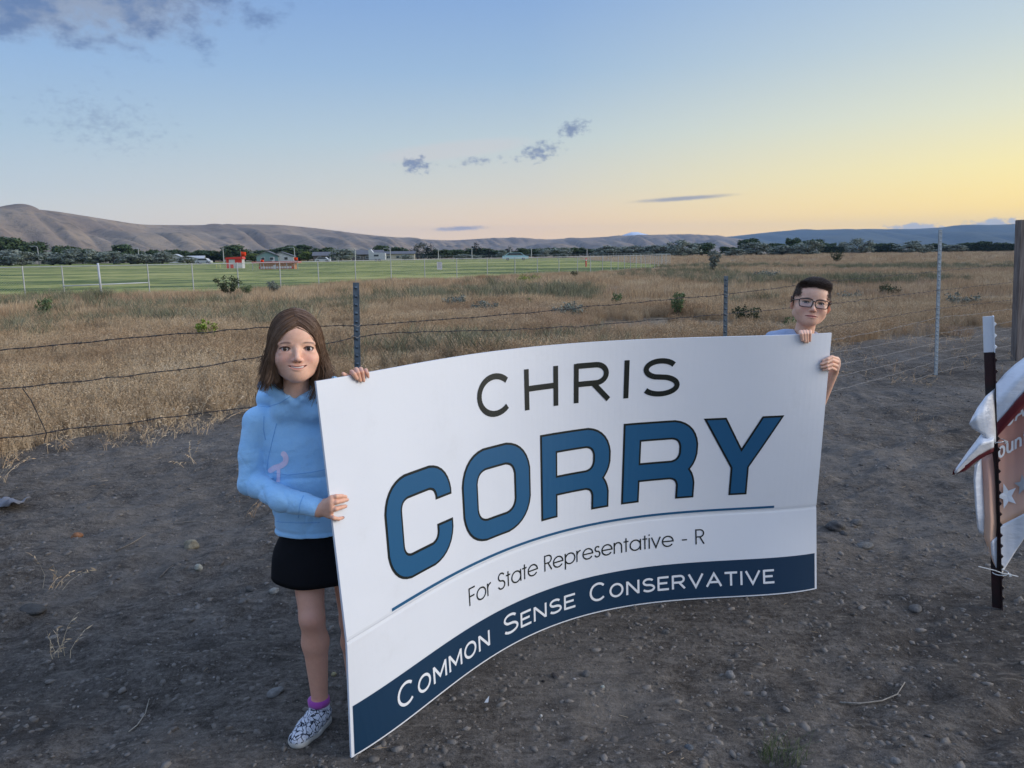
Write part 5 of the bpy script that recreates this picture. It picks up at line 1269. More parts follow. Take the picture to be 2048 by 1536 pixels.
for i in range(170):
    b = paths[rh.integers(0, 5000)].copy(); k = np.linspace(0, 1, len(b)); b += (k**2)[:, None]*rh.normal(size=3)*.011; paths.append(b)
tones += [(.4, .9)]*(len(paths)-len(tones)); HV, HFc, HT = strands(paths, .00085, .0004, tones=tones)
HAIR = hair_material('brown_hair', (.045, .023, .013), (.135, .075, .043), (.32, .195, .118))
hair_obj(G_(xf(GM, HV)), HFc, HT, HAIR, girl)

# hoodie
HOOD = fabric('blue_fleece', (.36, .66, .97), (.42, .71, .98))
hs = [neck, chest, pel, sh_r, el_r, wr_r, sh_l, el_l, wr_l]
lo = np.array([min(p[i] for p in hs) for i in range(3)])-.10; hi = np.array([max(p[i] for p in hs) for i in range(3)])+.10; lo[2] = P3(600, 1080, 2.40).z-.03
H = Field(lo, hi, .0036, .05)
waist = P3(640, 1045, 2.49)
H.cone(chest+Vector((.0, 0, -.01)), P3(645, 1085, 2.495), .110, .122, sq=(1.24, .90, 1)); H.cone(sh_r+Vector((.015, .005, -.004)), sh_l+Vector((-.01, .005, -.004)), .048, .048, k=.05)
H.cone(chest+Vector((-.02, 0, .03)), neck+Vector((0, .01, -.04)), .085, .060, k=.05, sq=(1.1, .85, 1))
A = [sh_r+Vector((-.002, 0, -.004)), sh_r.lerp(el_r, .55)+Vector((-.008, .0, 0)), el_r, el_r.lerp(wr_r, .5)+Vector((-.002, -.012, -.006)), el_r.lerp(wr_r, .80)]
G = Field(lo, hi, .0036); G.chain([tuple(a) for a in A], [.046, .0415, .0415, .0400, .036], k=.012)
cuff0, cuff1 = el_r.lerp(wr_r, .80), wr_r
G.cone(cuff0, cuff0.lerp(cuff1, .9), .0335, .0335, k=.006)
ed = np.array((wr_r-el_r).normalized()); ud = np.array((sh_r-el_r).normalized()); eo = np.array(el_r)
def groove(t): return (1-np.abs(np.sin(t)))**4
def arm_folds(X, Y, Z):
    x, y, z = X-eo[0], Y-eo[1], Z-eo[2]; r = np.sqrt(x*x+y*y+z*z); a = x*ed[0]+y*ed[1]+z*ed[2]; b = x*ud[0]+y*ud[1]+z*ud[2]
    return .0045*groove((a-b)*26+1.1*np.sin(z*24+x*17)+.7*np.sin(y*40))*np.exp(-(r/.10)**2)+.0038*groove(b*24+1.3*np.sin(x*40+z*13)+.8)*np.exp(-((b-.12)/.08)**2)+.0058*groove(a*36+1.2*np.sin(z*45))*np.exp(-((a-.15)/.07)**2)+.0012*np.sin((a-b)*90+2.2*np.sin(z*30+x*22))*np.exp(-(r/.085)**2)+.0011*np.sin(z*52+x*38+1.2*np.sin(y*40))*np.exp(-((b-.11)/.09)**2)+.0015*np.sin(a*95+z*50)*np.exp(-((a-.12)/.06)**2)
G.warp(arm_folds)
a = H.f; b = G.f; kk_ = .014; hh = np.clip(.5+.5*(b-a)/kk_, 0, 1); H.f = b*(1-hh)+a*hh-kk_*hh*(1-hh)
H.cone(sh_l, el_l, .048, .044, k=.02); H.cone(el_l, wr_l, .044, .032, k=.015)
# body folds, pocket, rib band at the hem
cx, cz = waist.x, waist.z
def body_folds(X, Y, Z):
    return .0070*groove((X-cx)*13-(Z-cz)*17+1.4*np.sin((Z-cz)*15+X*9))*np.exp(-((Z-cz-.12)/.12)**2)+.0050*groove((X-cx)*22+.5*np.sin(Z*30))*np.exp(-((Z-cz-.025)/.03)**2)+.0016*np.sin((X-cx)*38+(Z-cz)*55+1.7*np.sin((Z-cz)*21))*np.exp(-((Z-cz-.11)/.13)**2)+.0040*np.exp(-((Z-cz+.004-.03*(X-cx))/.006)**2)
H.warp(body_folds)
hem = P3(600, 1077, 2.40).z; tilt = Vector((-.045, 0, -1)).normalized()
H.cone(neck+Vector((0, .002, -.012)), neck+Vector((-.002, -.016, .09)), .034, .056, k=.006, mode='sub')       # neck opening
# the hood lies in rolls round the neck, open in a V at the front
rolls = []
for a_ in np.linspace(-12, 192, 15):
    r_ = math.radians(a_); k = math.sin(r_)
    rolls.append(neck+Vector((math.cos(r_)*.112-.004, .036+k*.070, -.026+.040*max(0, k)-.034*max(0, -k)-.010*(1-abs(k)))))
front = P3(589, 800, 2.388)
rolls = [front+Vector((.022, .004, .004))]+rolls+[front+Vector((-.022, .004, .004))]
H.chain([tuple(q) for q in rolls], [.012]+[.023+.012*max(0, math.sin(math.radians(a_))) for a_ in np.linspace(-12, 192, 15)]+[.012], k=.010)
H.chain([tuple(q+Vector((.0, .004, -.026))) for q in rolls[1:-1]], [.017]*15, k=.006)
H.cone(front+Vector((-.05, .044, -.042)), front+Vector((.05, .044, -.042)), .038, .038, k=.02)
H.cone(front+Vector((-.112, .060, .038)), front+Vector((.008, .002, -.014)), .021, .010, k=.010); H.cone(front+Vector((.112, .060, .044)), front+Vector((-.008, .006, -.014)), .021, .010, k=.010)
H.ball(front+Vector((0, .016, -.026)), (.034, .016, .022), k=.010)
H.clip((cx-.05, waist.y, hem), (.045, 0, -1))
H.clip(tuple(el_r.lerp(wr_r, 1.0)), tuple(wr_r-el_r)) if False else None
V, F = H.surface(); V = relax(V, F, 1, .5)
hoodie = obj('hoodie', fast_mesh('hoodie', G_(V), F), HOOD, girl)
# seam lines of cuff, hem band and pocket, and the pink print: laid on the cloth
bvh = BVHTree.FromPolygons([tuple(v) for v in V], [tuple(f) for f in F])
def on_cloth(pixels, lift=.0012):
    out = []
    for px, py in pixels:
        d = ray(px, py).normalized(); hit = bvh.ray_cast(CAMP, d)
        if hit[0] is not None: out.append(hit[0]-d*lift)
    return out
def dense(pl, step=3.0):
    out = []
    for a, b in zip(pl, pl[1:]):
        n = max(1, int(math.hypot(b[0]-a[0], b[1]-a[1])/step)); out += [(a[0]+(b[0]-a[0])*i/n, a[1]+(b[1]-a[1])*i/n) for i in range(n)]
    return out+[pl[-1]]
SEAM = fabric('blue_seam', (.20, .45, .82), (.22, .48, .84))
for pl in ([(607, 991), (601, 1005), (598, 1020), (597, 1036)], [(545, 1041), (560, 1044), (600, 1046), (640, 1045)], [(543, 945), (575, 950), (620, 945), (655, 938)], [(553, 847), (545, 880), (537, 915), (534, 940)], [(528, 832), (527, 860), (531, 880)], [(515, 812), (535, 814), (560, 806), (585, 790)]):
    pts = on_cloth(dense(pl), .0002)
    if len(pts) > 2: MB().tube([p-GIRL_O for p in pts], .0011, 5).build('seam', SEAM, girl, True)
PINK = fabric('pink_print', (.90, .74, .90), (.94, .80, .93))
def ribbon(pl, w):
    pts = dense(pl, 2.0); fc = stroke(pts, w); V = []; F = []
    for q in fc:
        c = on_cloth(q, .0014)
        if len(c) == 4: i = len(V); V += [v-GIRL_O for v in c]; F.append((i, i+1, i+2, i+3))
    return obj('print', mesh_of('print', V, F), PINK, girl) if F else None
def curve(pts, n=24):
    P = np.array(pts, float); t = np.linspace(0, len(P)-1, n); idx = np.arange(len(P)); Q = np.stack([np.interp(t, idx, P[:, i]) for i in (0, 1)], 1)
    for _ in range(4): Q[1:-1] = .25*Q[:-2]+.5*Q[1:-1]+.25*Q[2:]
    return [tuple(q) for q in Q]
ribbon(curve([(567, 907), (572, 915), (571, 925), (562, 932), (550, 935), (541, 941)], 30), 11)
for cx_, cy_, r_ in ((567, 908, 5.5), (541, 941, 5.4), (557, 940, 3.5)): ribbon([(cx_+r_*.5*math.cos(a_), cy_+r_*.5*math.sin(a_)) for a_ in np.linspace(0, 6.28, 13)], r_)
ribbon(curve([(557, 940), (557, 950), (556, 964)], 12), 7)
# skirt
SK = material('black_cloth', (.008, .008, .010), .9, .15); g = graph(SK); bump(g, g.noise(g.n('ShaderNodeTexCoord').outputs['Object'], 25, 4, .6), .4, .006)
V = []; NR_ = 44; rows_ = 12
for j in range(rows_):
    k = j/(rows_-1); c = P3(645-4*k, 1035+111*k, 2.508); hw = .106+.060*math.sin(min(1.57, k*2.2)); hd = .086+.044*math.sin(min(1.57, k*2.0))
    for i in range(NR_):
        a_ = 2*math.pi*i/NR_; fl = 1+.018*k*math.sin(a_*7+1)
        drop = .010*k*math.cos(a_-.3)+.022*k*k*max(0, -math.cos(a_))**4
        V.append(c+Vector((math.cos(a_)*hw*fl, math.sin(a_)*hd*fl, drop*.9))-GIRL_O)
for i in range(NR_):      # turned-in hem
    V.append(V[(rows_-1)*NR_+i]*1.0+Vector((0, 0, .006))-Vector((math.cos(2*math.pi*i/NR_)*.008, math.sin(2*math.pi*i/NR_)*.008, 0)))
F = [(j*NR_+i, j*NR_+(i+1) % NR_, (j+1)*NR_+(i+1) % NR_, (j+1)*NR_+i) for j in range(rows_) for i in range(NR_)]
obj('skirt', mesh_of('skirt', V, F, True), SK, girl)
# shoes and socks
UP = material('snake_print_canvas', (.6, .6, .65), .8, .2); g = graph(UP); co = g.n('ShaderNodeTexCoord').outputs['Object']
nz = g.n('ShaderNodeTexNoise'); g.put(nz.inputs['Vector'], co); nz.inputs['Scale'].default_value = 45; nz.inputs['Detail'].default_value = 3
wv = g.v('ADD', co, g.v('SCALE', nz.outputs['Color'])); sc_ = wv.node.inputs[1].links[0].from_node; sc_.inputs[3].default_value = .035
vo = g.n('ShaderNodeTexVoronoi', feature='DISTANCE_TO_EDGE'); g.put(vo.inputs['Vector'], wv); vo.inputs['Scale'].default_value = 52
n2 = g.noise(co, 55, 4, .7)
edge = g.m('ADD', vo.outputs['Distance'], g.m('MULTIPLY', g.m('SUBTRACT', n2, .5), .22))
g.put(g.b.inputs['Base Color'], g.ramp(edge, [(.02, (.015, .018, .03)), (.055, (.05, .055, .07)), (.085, (.50, .52, .58)), (.26, (.62, .63, .68)), (.4, (.42, .44, .52))]))
SOLE = speckled('pale_rubber', (.52, .50, .46), (.38, .36, .33), 40, .7, .3, .2, .001)
SOCKW = fabric('white_sock', (.72, .72, .76), (.66, .66, .72)); SOCKP = fabric('purple_sock', (.36, .07, .34), (.42, .09, .40))
def shoe(heel, toe, ank, parent, origin):
    heel, toe = Vector(heel), Vector(toe); d = (toe-heel); L = d.length; d.normalize(); side = Vector((-d.y, d.x, 0)); up = Vector((0, 0, 1))
    def loc(a, b, c): return heel+d*(a*L)+side*b+up*c
    pts = [heel, toe]; lo = np.array([min(p[i] for p in pts) for i in range(3)])-.08; hi = np.array([max(p[i] for p in pts) for i in range(3)])+.08; lo[2] = -.02; hi[2] = .12
    S = Field(lo, hi, .0022)
    S.cone(loc(.13, 0, .012), loc(.50, .004, .012), .030, .036); S.cone(loc(.50, .004, .012), loc(.83, .006, .012), .036, .034, k=.01); S.ball(loc(.84, .004, .012), (.036, .036, .02), k=.01)
    S.clip((0, 0, .021), (0, 0, 1)); S.clip((0, 0, .001), (0, 0, -1)); v, f = S.surface(); v = relax(v, f, 2, .5)
    sole = (v, f)
    U = Field(lo, hi, .0022)
    U.cone(loc(.13, 0, .045), loc(.30, .0, .045), .031, .033, sq=(1, 1, 1.0)); U.cone(loc(.30, 0, .042), loc(.62, .004, .030), .035, .034, k=.02); U.cone(loc(.62, .004, .026), loc(.86, .006, .018), .034, .030, k=.02)
    U.ball(loc(.86, .004, .020), (.031, .031, .020), k=.01)
    U.cone(loc(.20, 0, .085), loc(.27, 0, .12), .030, .032, k=.006, mode='sub')
    U.clip((0, 0, .018), (0, 0, -1)); v2, f2 = U.surface(); v2 = relax(v2, f2, 2, .5)
    o = obj('shoe', fast_mesh('shoe', v2-np.array(origin), f2), UP, parent)
    obj('sole', fast_mesh('sole', sole[0]-np.array(origin), sole[1]), SOLE, o)
    lc = [loc(.42, -.012, .078), loc(.50, .0, .070), loc(.58, .012, .060)]
    MB().tube([p-Vector(origin) for p in lc], .0028, 6).build('lace', SOCKW, o, True)
    MB().tube([p-Vector(origin) for p in (loc(.45, .014, .074), loc(.53, .002, .067), loc(.60, -.014, .054))], .0028, 6).build('lace', SOCKW, o, True)
    MB().tube([loc(.24, 0, .045)-Vector(origin), Vector(ank)-Vector(origin)+Vector((0, -.006, -.034)), Vector(ank)-Vector(origin)+Vector((0, -.005, -.016)), Vector(ank)-Vector(origin)+Vector((0, -.005, -.003))], [.038, .0365, .0355, .0352], 18).build('sock', SOCKW, parent, True)
    MB().tube([Vector(ank)-Vector(origin)+Vector((0, -.006, -.006)), Vector(ank)-Vector(origin)+Vector((-.001, -.006, .014))], [.0375, .0370], 18).build('sock_band', SOCKP, parent, True)
heel_g, toe_g = ground_at(655, 1440), ground_at(586, 1494)
shoe(heel_g, toe_g, P3(639, 1402, 2.432), girl, GIRL_O)
shoe(heel_g+Vector((.135, .24, 0)), heel_g+Vector((.175, .03, 0)), an_l+Vector((0, 0, -.01)), girl, GIRL_O)

# ------------------------------------------------------------------ the boy
BO = ground_at(1600, 1160); BO = Vector((1.30, 3.66, 0))
boy = thing('person', 'child in glasses and grey-blue T-shirt behind the right end of the sign', 'person', BO)
def B_(V): return V-np.array(BO)
bskin = (.82, .49, .345)
bp_ = dict(eye_x=.0315, chin=-.095, mouth_z=-.0575, mouth_w=.0265, smile=-.0005, open=.9, eye_open=.0040, brow=(.10, .055, .04), face_w=1.0, jaw_w=1.0, neck=.041)
bh = at_depth(1622, 607, 3.57); BM = look(bh, CAMP, roll=-.12, pitch=.03, yaw=.16) @ Matrix.Scale(1.035, 4)
hv, hf = head_field(bp_, .00135).surface(); hv = relax(hv, hf, 1, .4)
def boy_scalp(x, y, z):
    front = np.clip((z-(.064-2.0*x*x))*150, 0, 1)
    side = np.clip((.004-y+.30*(z-.02))*90, 0, 1)*np.clip((z+.016)*60, 0, 1)
    temple = np.clip((np.abs(x)-.050)*90, 0, 1)*np.clip((z-.020)*60, 0, 1)
    return np.maximum(np.maximum(front, temple)*.92, side*(.60+.35*np.clip((z-.0)/.05, 0, 1)))
hc = head_colors(hv, bp_, bskin, (.075, .050, .038), boy_scalp)
parts = [(xf(BM, hv), hf, hc)]
nk = at_depth(1607, 668, 3.62); ch = at_depth(1588, 790, 3.66); pv_ = Vector((1.26, 3.68, .78))
bsr, ber = at_depth(1550, 686, 3.64), at_depth(1562, 810, 3.60); bsl, bel = at_depth(1622, 702, 3.66), at_depth(1628, 850, 3.58)
bwr = sgn_st(1610, 700, -.045); bwl = at_depth(1667.5, 744, 3.475)
lo = np.array((.95, 3.45, .05)); hi = np.array((1.75, 3.85, nk.z+.06))
B = Field(lo, hi, .006, .05); B.cone(pv_, ch, .10, .105, sq=(1.1, .8, 1)); B.cone(ch, nk, .085, .047, k=.05)
for s in (-1, 1):
    hp = pv_+Vector((s*.075, 0, -.02)); kn = Vector((hp.x+s*.01, 3.66, .42)); an = Vector((hp.x+s*.015, 3.69, .07)); B.cone(hp, kn, .072, .05, k=.02); B.cone(kn, an, .049, .032, k=.01)
B.cone(bsr, ber, .040, .034, k=.02); B.cone(ber, bwr, .034, .023, k=.01); B.cone(bsl, bel, .040, .034, k=.02)
v, f = B.surface(); parts.append((relax(v, f, 2), f, np.array(bskin)))
# right hand over the top edge
F3 = []
for (x0, x1, tx, ty, s) in ((1599, 1601, 1605, 680, 1), (1605.5, 1607, 1610, 683, 1), (1612.5, 1613, 1614.5, 684, 1), (1619.5, 1620, 1620, 681, .9)):
    F3.append([top_edge(x0, -.032, .000), top_edge(x1, -.013, .018), top_edge(x1+(tx-x1)*.4, .011, .008), sgn_st(tx, ty, .0085)])
hnd = hand_field(F3, top_edge(1611, -.055, -.06), bwr.lerp(ber, .3)+Vector((0, 0, -.02)), .0017, .0082, .011, (.022, .025), [top_edge(1601, -.03, -.022), top_edge(1594, -.018, -.006), top_edge(1590, -.014, -.004)])
parts.append((relax(hnd[0], hnd[1], 1, .4), hnd[1], np.array(bskin)*1.03))
# left hand round the right edge
BE = 3.425
F4 = []
for (kx, ky, jx, jy, tx, ty) in ((1674, 718, 1663, 714, 1646.5, 721.5), (1676, 725, 1664, 720, 1643, 728), (1675, 733, 1664, 728.5, 1643.5, 734.5), (1672, 740, 1663, 736, 1647, 739.5)):
    tip = sgn_st(tx, ty, .0095); j = at_depth(jx, jy, BE-.022); m = j.lerp(tip, .52)+Vector((-.002, -.007, .0)); F4.append([at_depth(kx, ky, BE+.022), j, m, tip])
hnd = hand_field(F4, bwl, bwl.lerp(bel, .55)+Vector((-.01, 0, 0)), .0017, .0080, .011, (.021, .026), [at_depth(1668, 722, BE+.03), at_depth(1660, 719, BE+.042), at_depth(1652, 718, BE+.05)])
parts.append((relax(hnd[0], hnd[1], 1, .4), hnd[1], np.array(bskin)*1.03))
V, F, C = join_parts(parts)
skin_obj('body', V, F, C, SKIN, boy, BO)
for fs in (F3, F4):
    for f in fs: nail(f[3], f[2], Vector((.15, -1, .0)), .0075, NP, boy, BO)
eyes_and_teeth(BM, bp_, boy, BO)
# short hair, longer and swept on top
rh = np.random.default_rng(9); paths = []
hn = np.zeros_like(hv); fn = np.cross(hv[hf[:, 2]]-hv[hf[:, 0]], hv[hf[:, 3]]-hv[hf[:, 1]])
for c in range(4): np.add.at(hn, hf[:, c], fn)
hn /= np.linalg.norm(hn, axis=1)[:, None]+1e-12
if np.sum(hn*hv) < 0: hn = -hn
wts = boy_scalp(*hv.T)*(hv[:, 2] > -.03); pick = rh.choice(len(hv), 11000, p=wts/wts.sum())
for i in pick:
    p = hv[i]+rh.normal(size=3)*.0006; n = hn[i]; top = float(np.clip((p[2]-.058)/.030, 0, 1))
    L = .0045+.0155*top*(.75+.5*rh.random())*(1.15 if p[1] > .02 else .9)
    dirn_ = n*.62+np.array((-.42, .34, .10))*top+np.array((0, -.25, -.30))*(1-top)+rh.normal(size=3)*.10; dirn_ /= np.linalg.norm(dirn_)
    bend = np.array((-.30, .05, -.28))*top; t = np.linspace(0, 1, 4 if top > .1 else 2)[:, None]
    paths.append(p+dirn_*L*t+bend*L*t*t)
HV, HFc, HT = strands(paths, .0010, .0005, tones=[(.1+.3*((i*7) % 11)/11, .3+.7*((i*7) % 11)/11) for i in range(len(paths))])
hair_obj(B_(xf(BM, HV)), HFc, HT, hair_material('dark_hair', (.045, .030, .021), (.10, .067, .048), (.19, .13, .095)), boy)
# glasses
GF = material('black_plastic', (.012, .010, .012), .3, .5)
LN = bpy.data.materials.new('clear_lens'); LN.use_nodes = True; nt = LN.node_tree; nt.nodes.remove(nt.nodes['Principled BSDF'])
tr = nt.nodes.new('ShaderNodeBsdfTransparent'); gl = nt.nodes.new('ShaderNodeBsdfGlossy'); gl.inputs['Roughness'].default_value = .03; mx = nt.nodes.new('ShaderNodeMixShader'); mx.inputs[0].default_value = .10
nt.links.new(tr.outputs[0], mx.inputs[1]); nt.links.new(gl.outputs[0], mx.inputs[2]); nt.links.new(mx.outputs[0], nt.nodes['Material Output'].inputs[0])
def lens_outline(s, w=.0275, h=.0178, n=28):
    out = []
    for i in range(n):
        a = 2*math.pi*i/n; c, q = math.cos(a), math.sin(a); e = .42
        x = w*math.copysign(abs(c)**e, c); z = h*math.copysign(abs(q)**e, q)*(1+.10*s*c*0+.0)
        if z < 0: x *= .93
        out.append(Vector((s*(.0335)+x, .0835-.006*((abs(s*.0335+x)-.01)/.05)**2*2.2, z-.003)))
    return out
spec = obj('eyeglasses', None, None, boy); spec.empty_display_size = .02
bpy.data.objects.remove(spec)
fr = MB(); pieces = []
for s in (-1, 1):
    o = lens_outline(s); fr.tube([BM @ q-BO for q in o+[o[0], o[1]]], .0022, 6, caps=False)
fr.tube([BM @ Vector(q)-BO for q in ((-.0065, .0840, .004), (0, .0860, .0065), (.0065, .0840, .004))], .0028, 6)
for s in (-1, 1):
    fr.tube([BM @ Vector(q)-BO for q in ((s*.0610, .0755, .008), (s*.0690, .066, .007), (s*.0775, .020, .006), (s*.0800, -.012, .005), (s*.0795, -.026, -.010))], .0026, 6)
spec = fr.build('eyeglasses', GF, boy, True)
for s in (-1, 1):
    o = lens_outline(s); c = sum(o, Vector())/len(o); me = mesh_of('lens', [BM @ q-BO for q in o]+[BM @ c-BO], [(i, (i+1) % len(o), len(o)) for i in range(len(o))])
    obj('lens', me, LN, spec)
# T-shirt, shorts, shoes
TS = fabric('grey_blue_jersey', (.35, .42, .58), (.40, .47, .63))
H = Field((.93, 3.42, .80), (1.78, 3.90, nk.z+.05), .0045, .06)
H.cone(ch, pv_+Vector((0, 0, .06)), .125, .128, sq=(1.15, .85, 1)); H.cone(bsr+Vector((.012, .0, .004)), bsl+Vector((-.012, 0, .004)), .046, .046, k=.04); H.cone(ch, nk+Vector((0, .01, -.05)), .10, .06, k=.06, sq=(1.1, .85, 1))
H.cone(nk+Vector((-.045, .0, -.022)), bsr+Vector((.005, .0, .012)), .044, .044, k=.03); H.cone(nk+Vector((.04, .0, -.03)), bsl+Vector((-.01, .0, .006)), .04, .04, k=.03)
H.cone(bsr, bsr.lerp(ber, .62), .052, .054, k=.02); H.cone(bsl, bsl.lerp(bel, .55), .050, .052, k=.02)
H.warp(lambda X, Y, Z: .0030*np.sin(X*60+Z*75+1.3*np.sin(Z*30)))
H.cone(nk+Vector((0, -.01, -.03)), nk+Vector((.008, -.03, .10)), .047, .056, k=.004, mode='sub')
H.clip((0, 0, .83), (0, 0, -1)); v, f = H.surface(); v = relax(v, f, 1)
obj('t_shirt', fast_mesh('t_shirt', B_(v), f), TS, boy)
H = Field((1.05, 3.45, .38), (1.62, 3.88, .92), .006); H.cone(pv_+Vector((0, 0, .08)), pv_, .118, .118, sq=(1.1, .85, 1))
for s in (-1, 1): H.cone(pv_+Vector((s*.075, 0, -.03)), Vector((pv_.x+s*.085, 3.66, .46)), .086, .078, k=.02)
H.clip((0, 0, .45), (0, 0, -1)); v, f = H.surface(); obj('shorts', fast_mesh('shorts', B_(relax(v, f, 1)), f), SK, boy)
for s in (-1, 1):
    hx = pv_.x+s*.09; U = Field((hx-.07, 3.44, -.01), (hx+.07, 3.80, .12), .004); U.cone((hx, 3.72, .035), (hx+s*.01, 3.55, .03), .036, .036); U.cone((hx, 3.70, .05), (hx, 3.69, .09), .038, .036, k=.02); U.clip((0, 0, .002), (0, 0, -1)); v, f = U.surface()
    obj('shoe', fast_mesh('shoe', B_(relax(v, f, 2)), f), GF, boy)

# ------------------------------------------------------------------ dry grass, weeds, gravel: scattered stuff
SRC = bpy.data.collections.new('scatter_sources')
def scatter(name, pts, scl, rot, tilt, kinds, sources, label=None):
    """one object: a cloud of points on which small source meshes are instanced"""
    me = bpy.data.meshes.new(name); P = np.asarray(pts, np.float32); me.vertices.add(len(P)); me.vertices.foreach_set('co', P.ravel())
    for nm, ty, v in (('scl', 'FLOAT', scl), ('kind', 'INT', kinds)):
        a = me.attributes.new(nm, ty, 'POINT'); a.data.foreach_set('value', np.asarray(v, np.float32 if ty == 'FLOAT' else np.int32))
    a = me.attributes.new('rot', 'FLOAT_VECTOR', 'POINT'); R = np.stack([tilt[0], tilt[1], rot], 1).astype(np.float32); a.data.foreach_set('vector', R.ravel())
    o = obj(name, me); o['kind'] = 'stuff'
    if label: o['label'] = label
    col = bpy.data.collections.new(name+'_sources')
    for i, (m, mt) in enumerate(sources):
        if not m.materials: m.materials.append(mt)
        so = bpy.data.objects.new(f'{name}_source_{i:02d}', m); col.objects.link(so)
    ng = bpy.data.node_groups.new(name, 'GeometryNodeTree'); ng.interface.new_socket('Geometry', in_out='INPUT', socket_type='NodeSocketGeometry'); ng.interface.new_socket('Geometry', in_out='OUTPUT', socket_type='NodeSocketGeometry')
    N = ng.nodes; gi = N.new('NodeGroupInput'); go = N.new('NodeGroupOutput'); ip = N.new('GeometryNodeInstanceOnPoints'); ci = N.new('GeometryNodeCollectionInfo')
    ci.inputs[0].default_value = col; ci.inputs['Separate Children'].default_value = True; ci.inputs['Reset Children'].default_value = True
    def attr(nm, ty):
        x = N.new('GeometryNodeInputNamedAttribute'); x.data_type = ty; x.inputs[0].default_value = nm; return x.outputs[0]
    L = ng.links; L.new(gi.outputs[0], ip.inputs['Points']); L.new(ci.outputs[0], ip.inputs['Instance']); ip.inputs['Pick Instance'].default_value = True
    L.new(attr('kind', 'INT'), ip.inputs['Instance Index']); L.new(attr('scl', 'FLOAT'), ip.inputs['Scale'])
    er = N.new('FunctionNodeEulerToRotation'); L.new(attr('rot', 'FLOAT_VECTOR'), er.inputs[0]); L.new(er.outputs[0], ip.inputs['Rotation'])
    L.new(ip.outputs[0], go.inputs[0]); md = o.modifiers.new('scatter', 'NODES'); md.node_group = ng
    return o
def ribbon_set(r, n, spread, hmin, hmax, w, lean, heads=True, droop=.35):
    """a tuft of bent stems with drooping seed heads"""
    V = []; F = []
    for i in range(n):
        a = r.random()*6.28; q = spread*math.sqrt(r.random()); b = np.array((q*math.cos(a), q*math.sin(a), 0)); h = hmin+(hmax-hmin)*r.random()
        la = r.random()*6.28; ln = np.array((math.cos(la), math.sin(la), 0))*lean*h*(.3+r.random()); side = np.array((-math.sin(la+1), math.cos(la+1), 0))
        ts = (0, .4, .75, 1.0); pts = [b+ln*t**2+np.array((0, 0, h*t*(1-.12*t))) for t in ts]
        k = len(V); ws = (w, w*.9, w*.7, w*.45)
        for p, w_ in zip(pts, ws): V += [p-side*w_/2, p+side*w_/2]
        F += [(k+2*j, k+2*j+1, k+2*j+3, k+2*j+2) for j in range(3)]
        if heads:
            top = pts[-1]; d0 = (pts[-1]-pts[-2]); d0 /= np.linalg.norm(d0)
            for j in range(5):
                rr = r.normal(size=3)*.45; d = d0*.8+rr+np.array((0, 0, -droop))+ln/max(h, .01)*.6; d /= np.linalg.norm(d); l = .014+.022*r.random(); s = np.cross(d, r.normal(size=3)); s /= np.linalg.norm(s)
                c = top-d0*.014*j; k = len(V); V += [c, c+d*l*.45+s*w*1.15, c+d*l, c+d*l*.45-s*w*1.15]; F.append((k, k+1, k+2, k+3))
    return fast_mesh('tuft', np.array(V), np.array(F), False)
def straw_mat(name, stops, patch):
    m = material(name, stops[0], .85, .15); g = graph(m); oi = g.n('ShaderNodeObjectInfo'); pos = g.n('ShaderNodeNewGeometry').outputs['Position']; isl = g.n('ShaderNodeNewGeometry').outputs['Random Per Island']
    n = g.noise(pos, .38, 4, .6); f = g.m('ADD', g.m('MULTIPLY', oi.outputs['Random'], .30), g.m('ADD', g.m('MULTIPLY', isl, .30), g.m('MULTIPLY', g.remap(n, .3, .7, smooth=False), .40)))
    k = len(stops)-1; c = g.ramp(f, [(i/k, s_) for i, s_ in enumerate(stops)])
    c = g.mix(g.remap(g.noise(pos, .09, 3, .6), .50, .66, 0, .55), c, patch); g.put(g.b.inputs['Base Color'], c); return m
STRAW = straw_mat('straw', [(.2, .118, .068), (.33, .215, .125), (.46, .33, .2), (.57, .445, .295), (.67, .57, .42)], (.31, .195, .135))
WEED = straw_mat('grey_weed', [(.102, .1062, .0638), (.1615, .1615, .0978), (.238, .2253, .1487), (.3145, .289, .204)], (.119, .1403, .0723))
rs = np.random.default_rng(21)
fine = [(ribbon_set(rs, 34, .085, .14, .38, .0026, .30), STRAW) for _ in range(5)]
broad = [(ribbon_set(rs, 90, .42, .16, .40, .0075, .25, False), STRAW) for _ in range(4)]
weed = [(ribbon_set(rs, 60, .13, .10, .34, .0060, .40, False), WEED) for _ in range(3)]
FP = [(p[0], p[1]) for p in field_poly]
def in_poly(x, y, poly):
    c = np.zeros(len(x), bool); n = len(poly)
    for i in range(n):
        (x0, y0), (x1, y1) = poly[i], poly[i-1]
        k = ((y0 > y) != (y1 > y)) & (x < (x1-x0)*(y-y0)/((y1-y0) if y1 != y0 else 1e-9)+x0); c ^= k
    return c
def polar(n, r0, r1, power, az0=-44, az1=44):
    """points spread over a wedge of ground in front of the viewer"""
    u = rs.random(n); r = (r0**power+u*(r1**power-r0**power))**(1/power); a = np.radians(az0+(az1-az0)*rs.random(n)); return r*np.sin(a), r*np.cos(a)
def grass(name, n, r0, r1, power, src, smin, smax, edge, thin=None, az1=44):
    x, y = polar(n, r0, r1, power, az1=az1); e = past_edge(x, y); k = (e > edge+rs.normal(size=n)*.25) & ~in_poly(x, y, FP)
    if thin is not None: k &= thin(x, y)
    x, y = x[k], y[k]; z = ground_z(x, y)-.01; m = len(x)
    sc = (smin+(smax-smin)*rs.random(m))*(.8+.5*np.clip(vnoise(x*.45, y*.45, 3)+.5, 0, 1))
    return scatter(name, np.stack([x, y, z], 1), sc, rs.random(m)*6.28, (rs.normal(size=m)*.10, rs.normal(size=m)*.10), rs.integers(0, len(src), m), src)
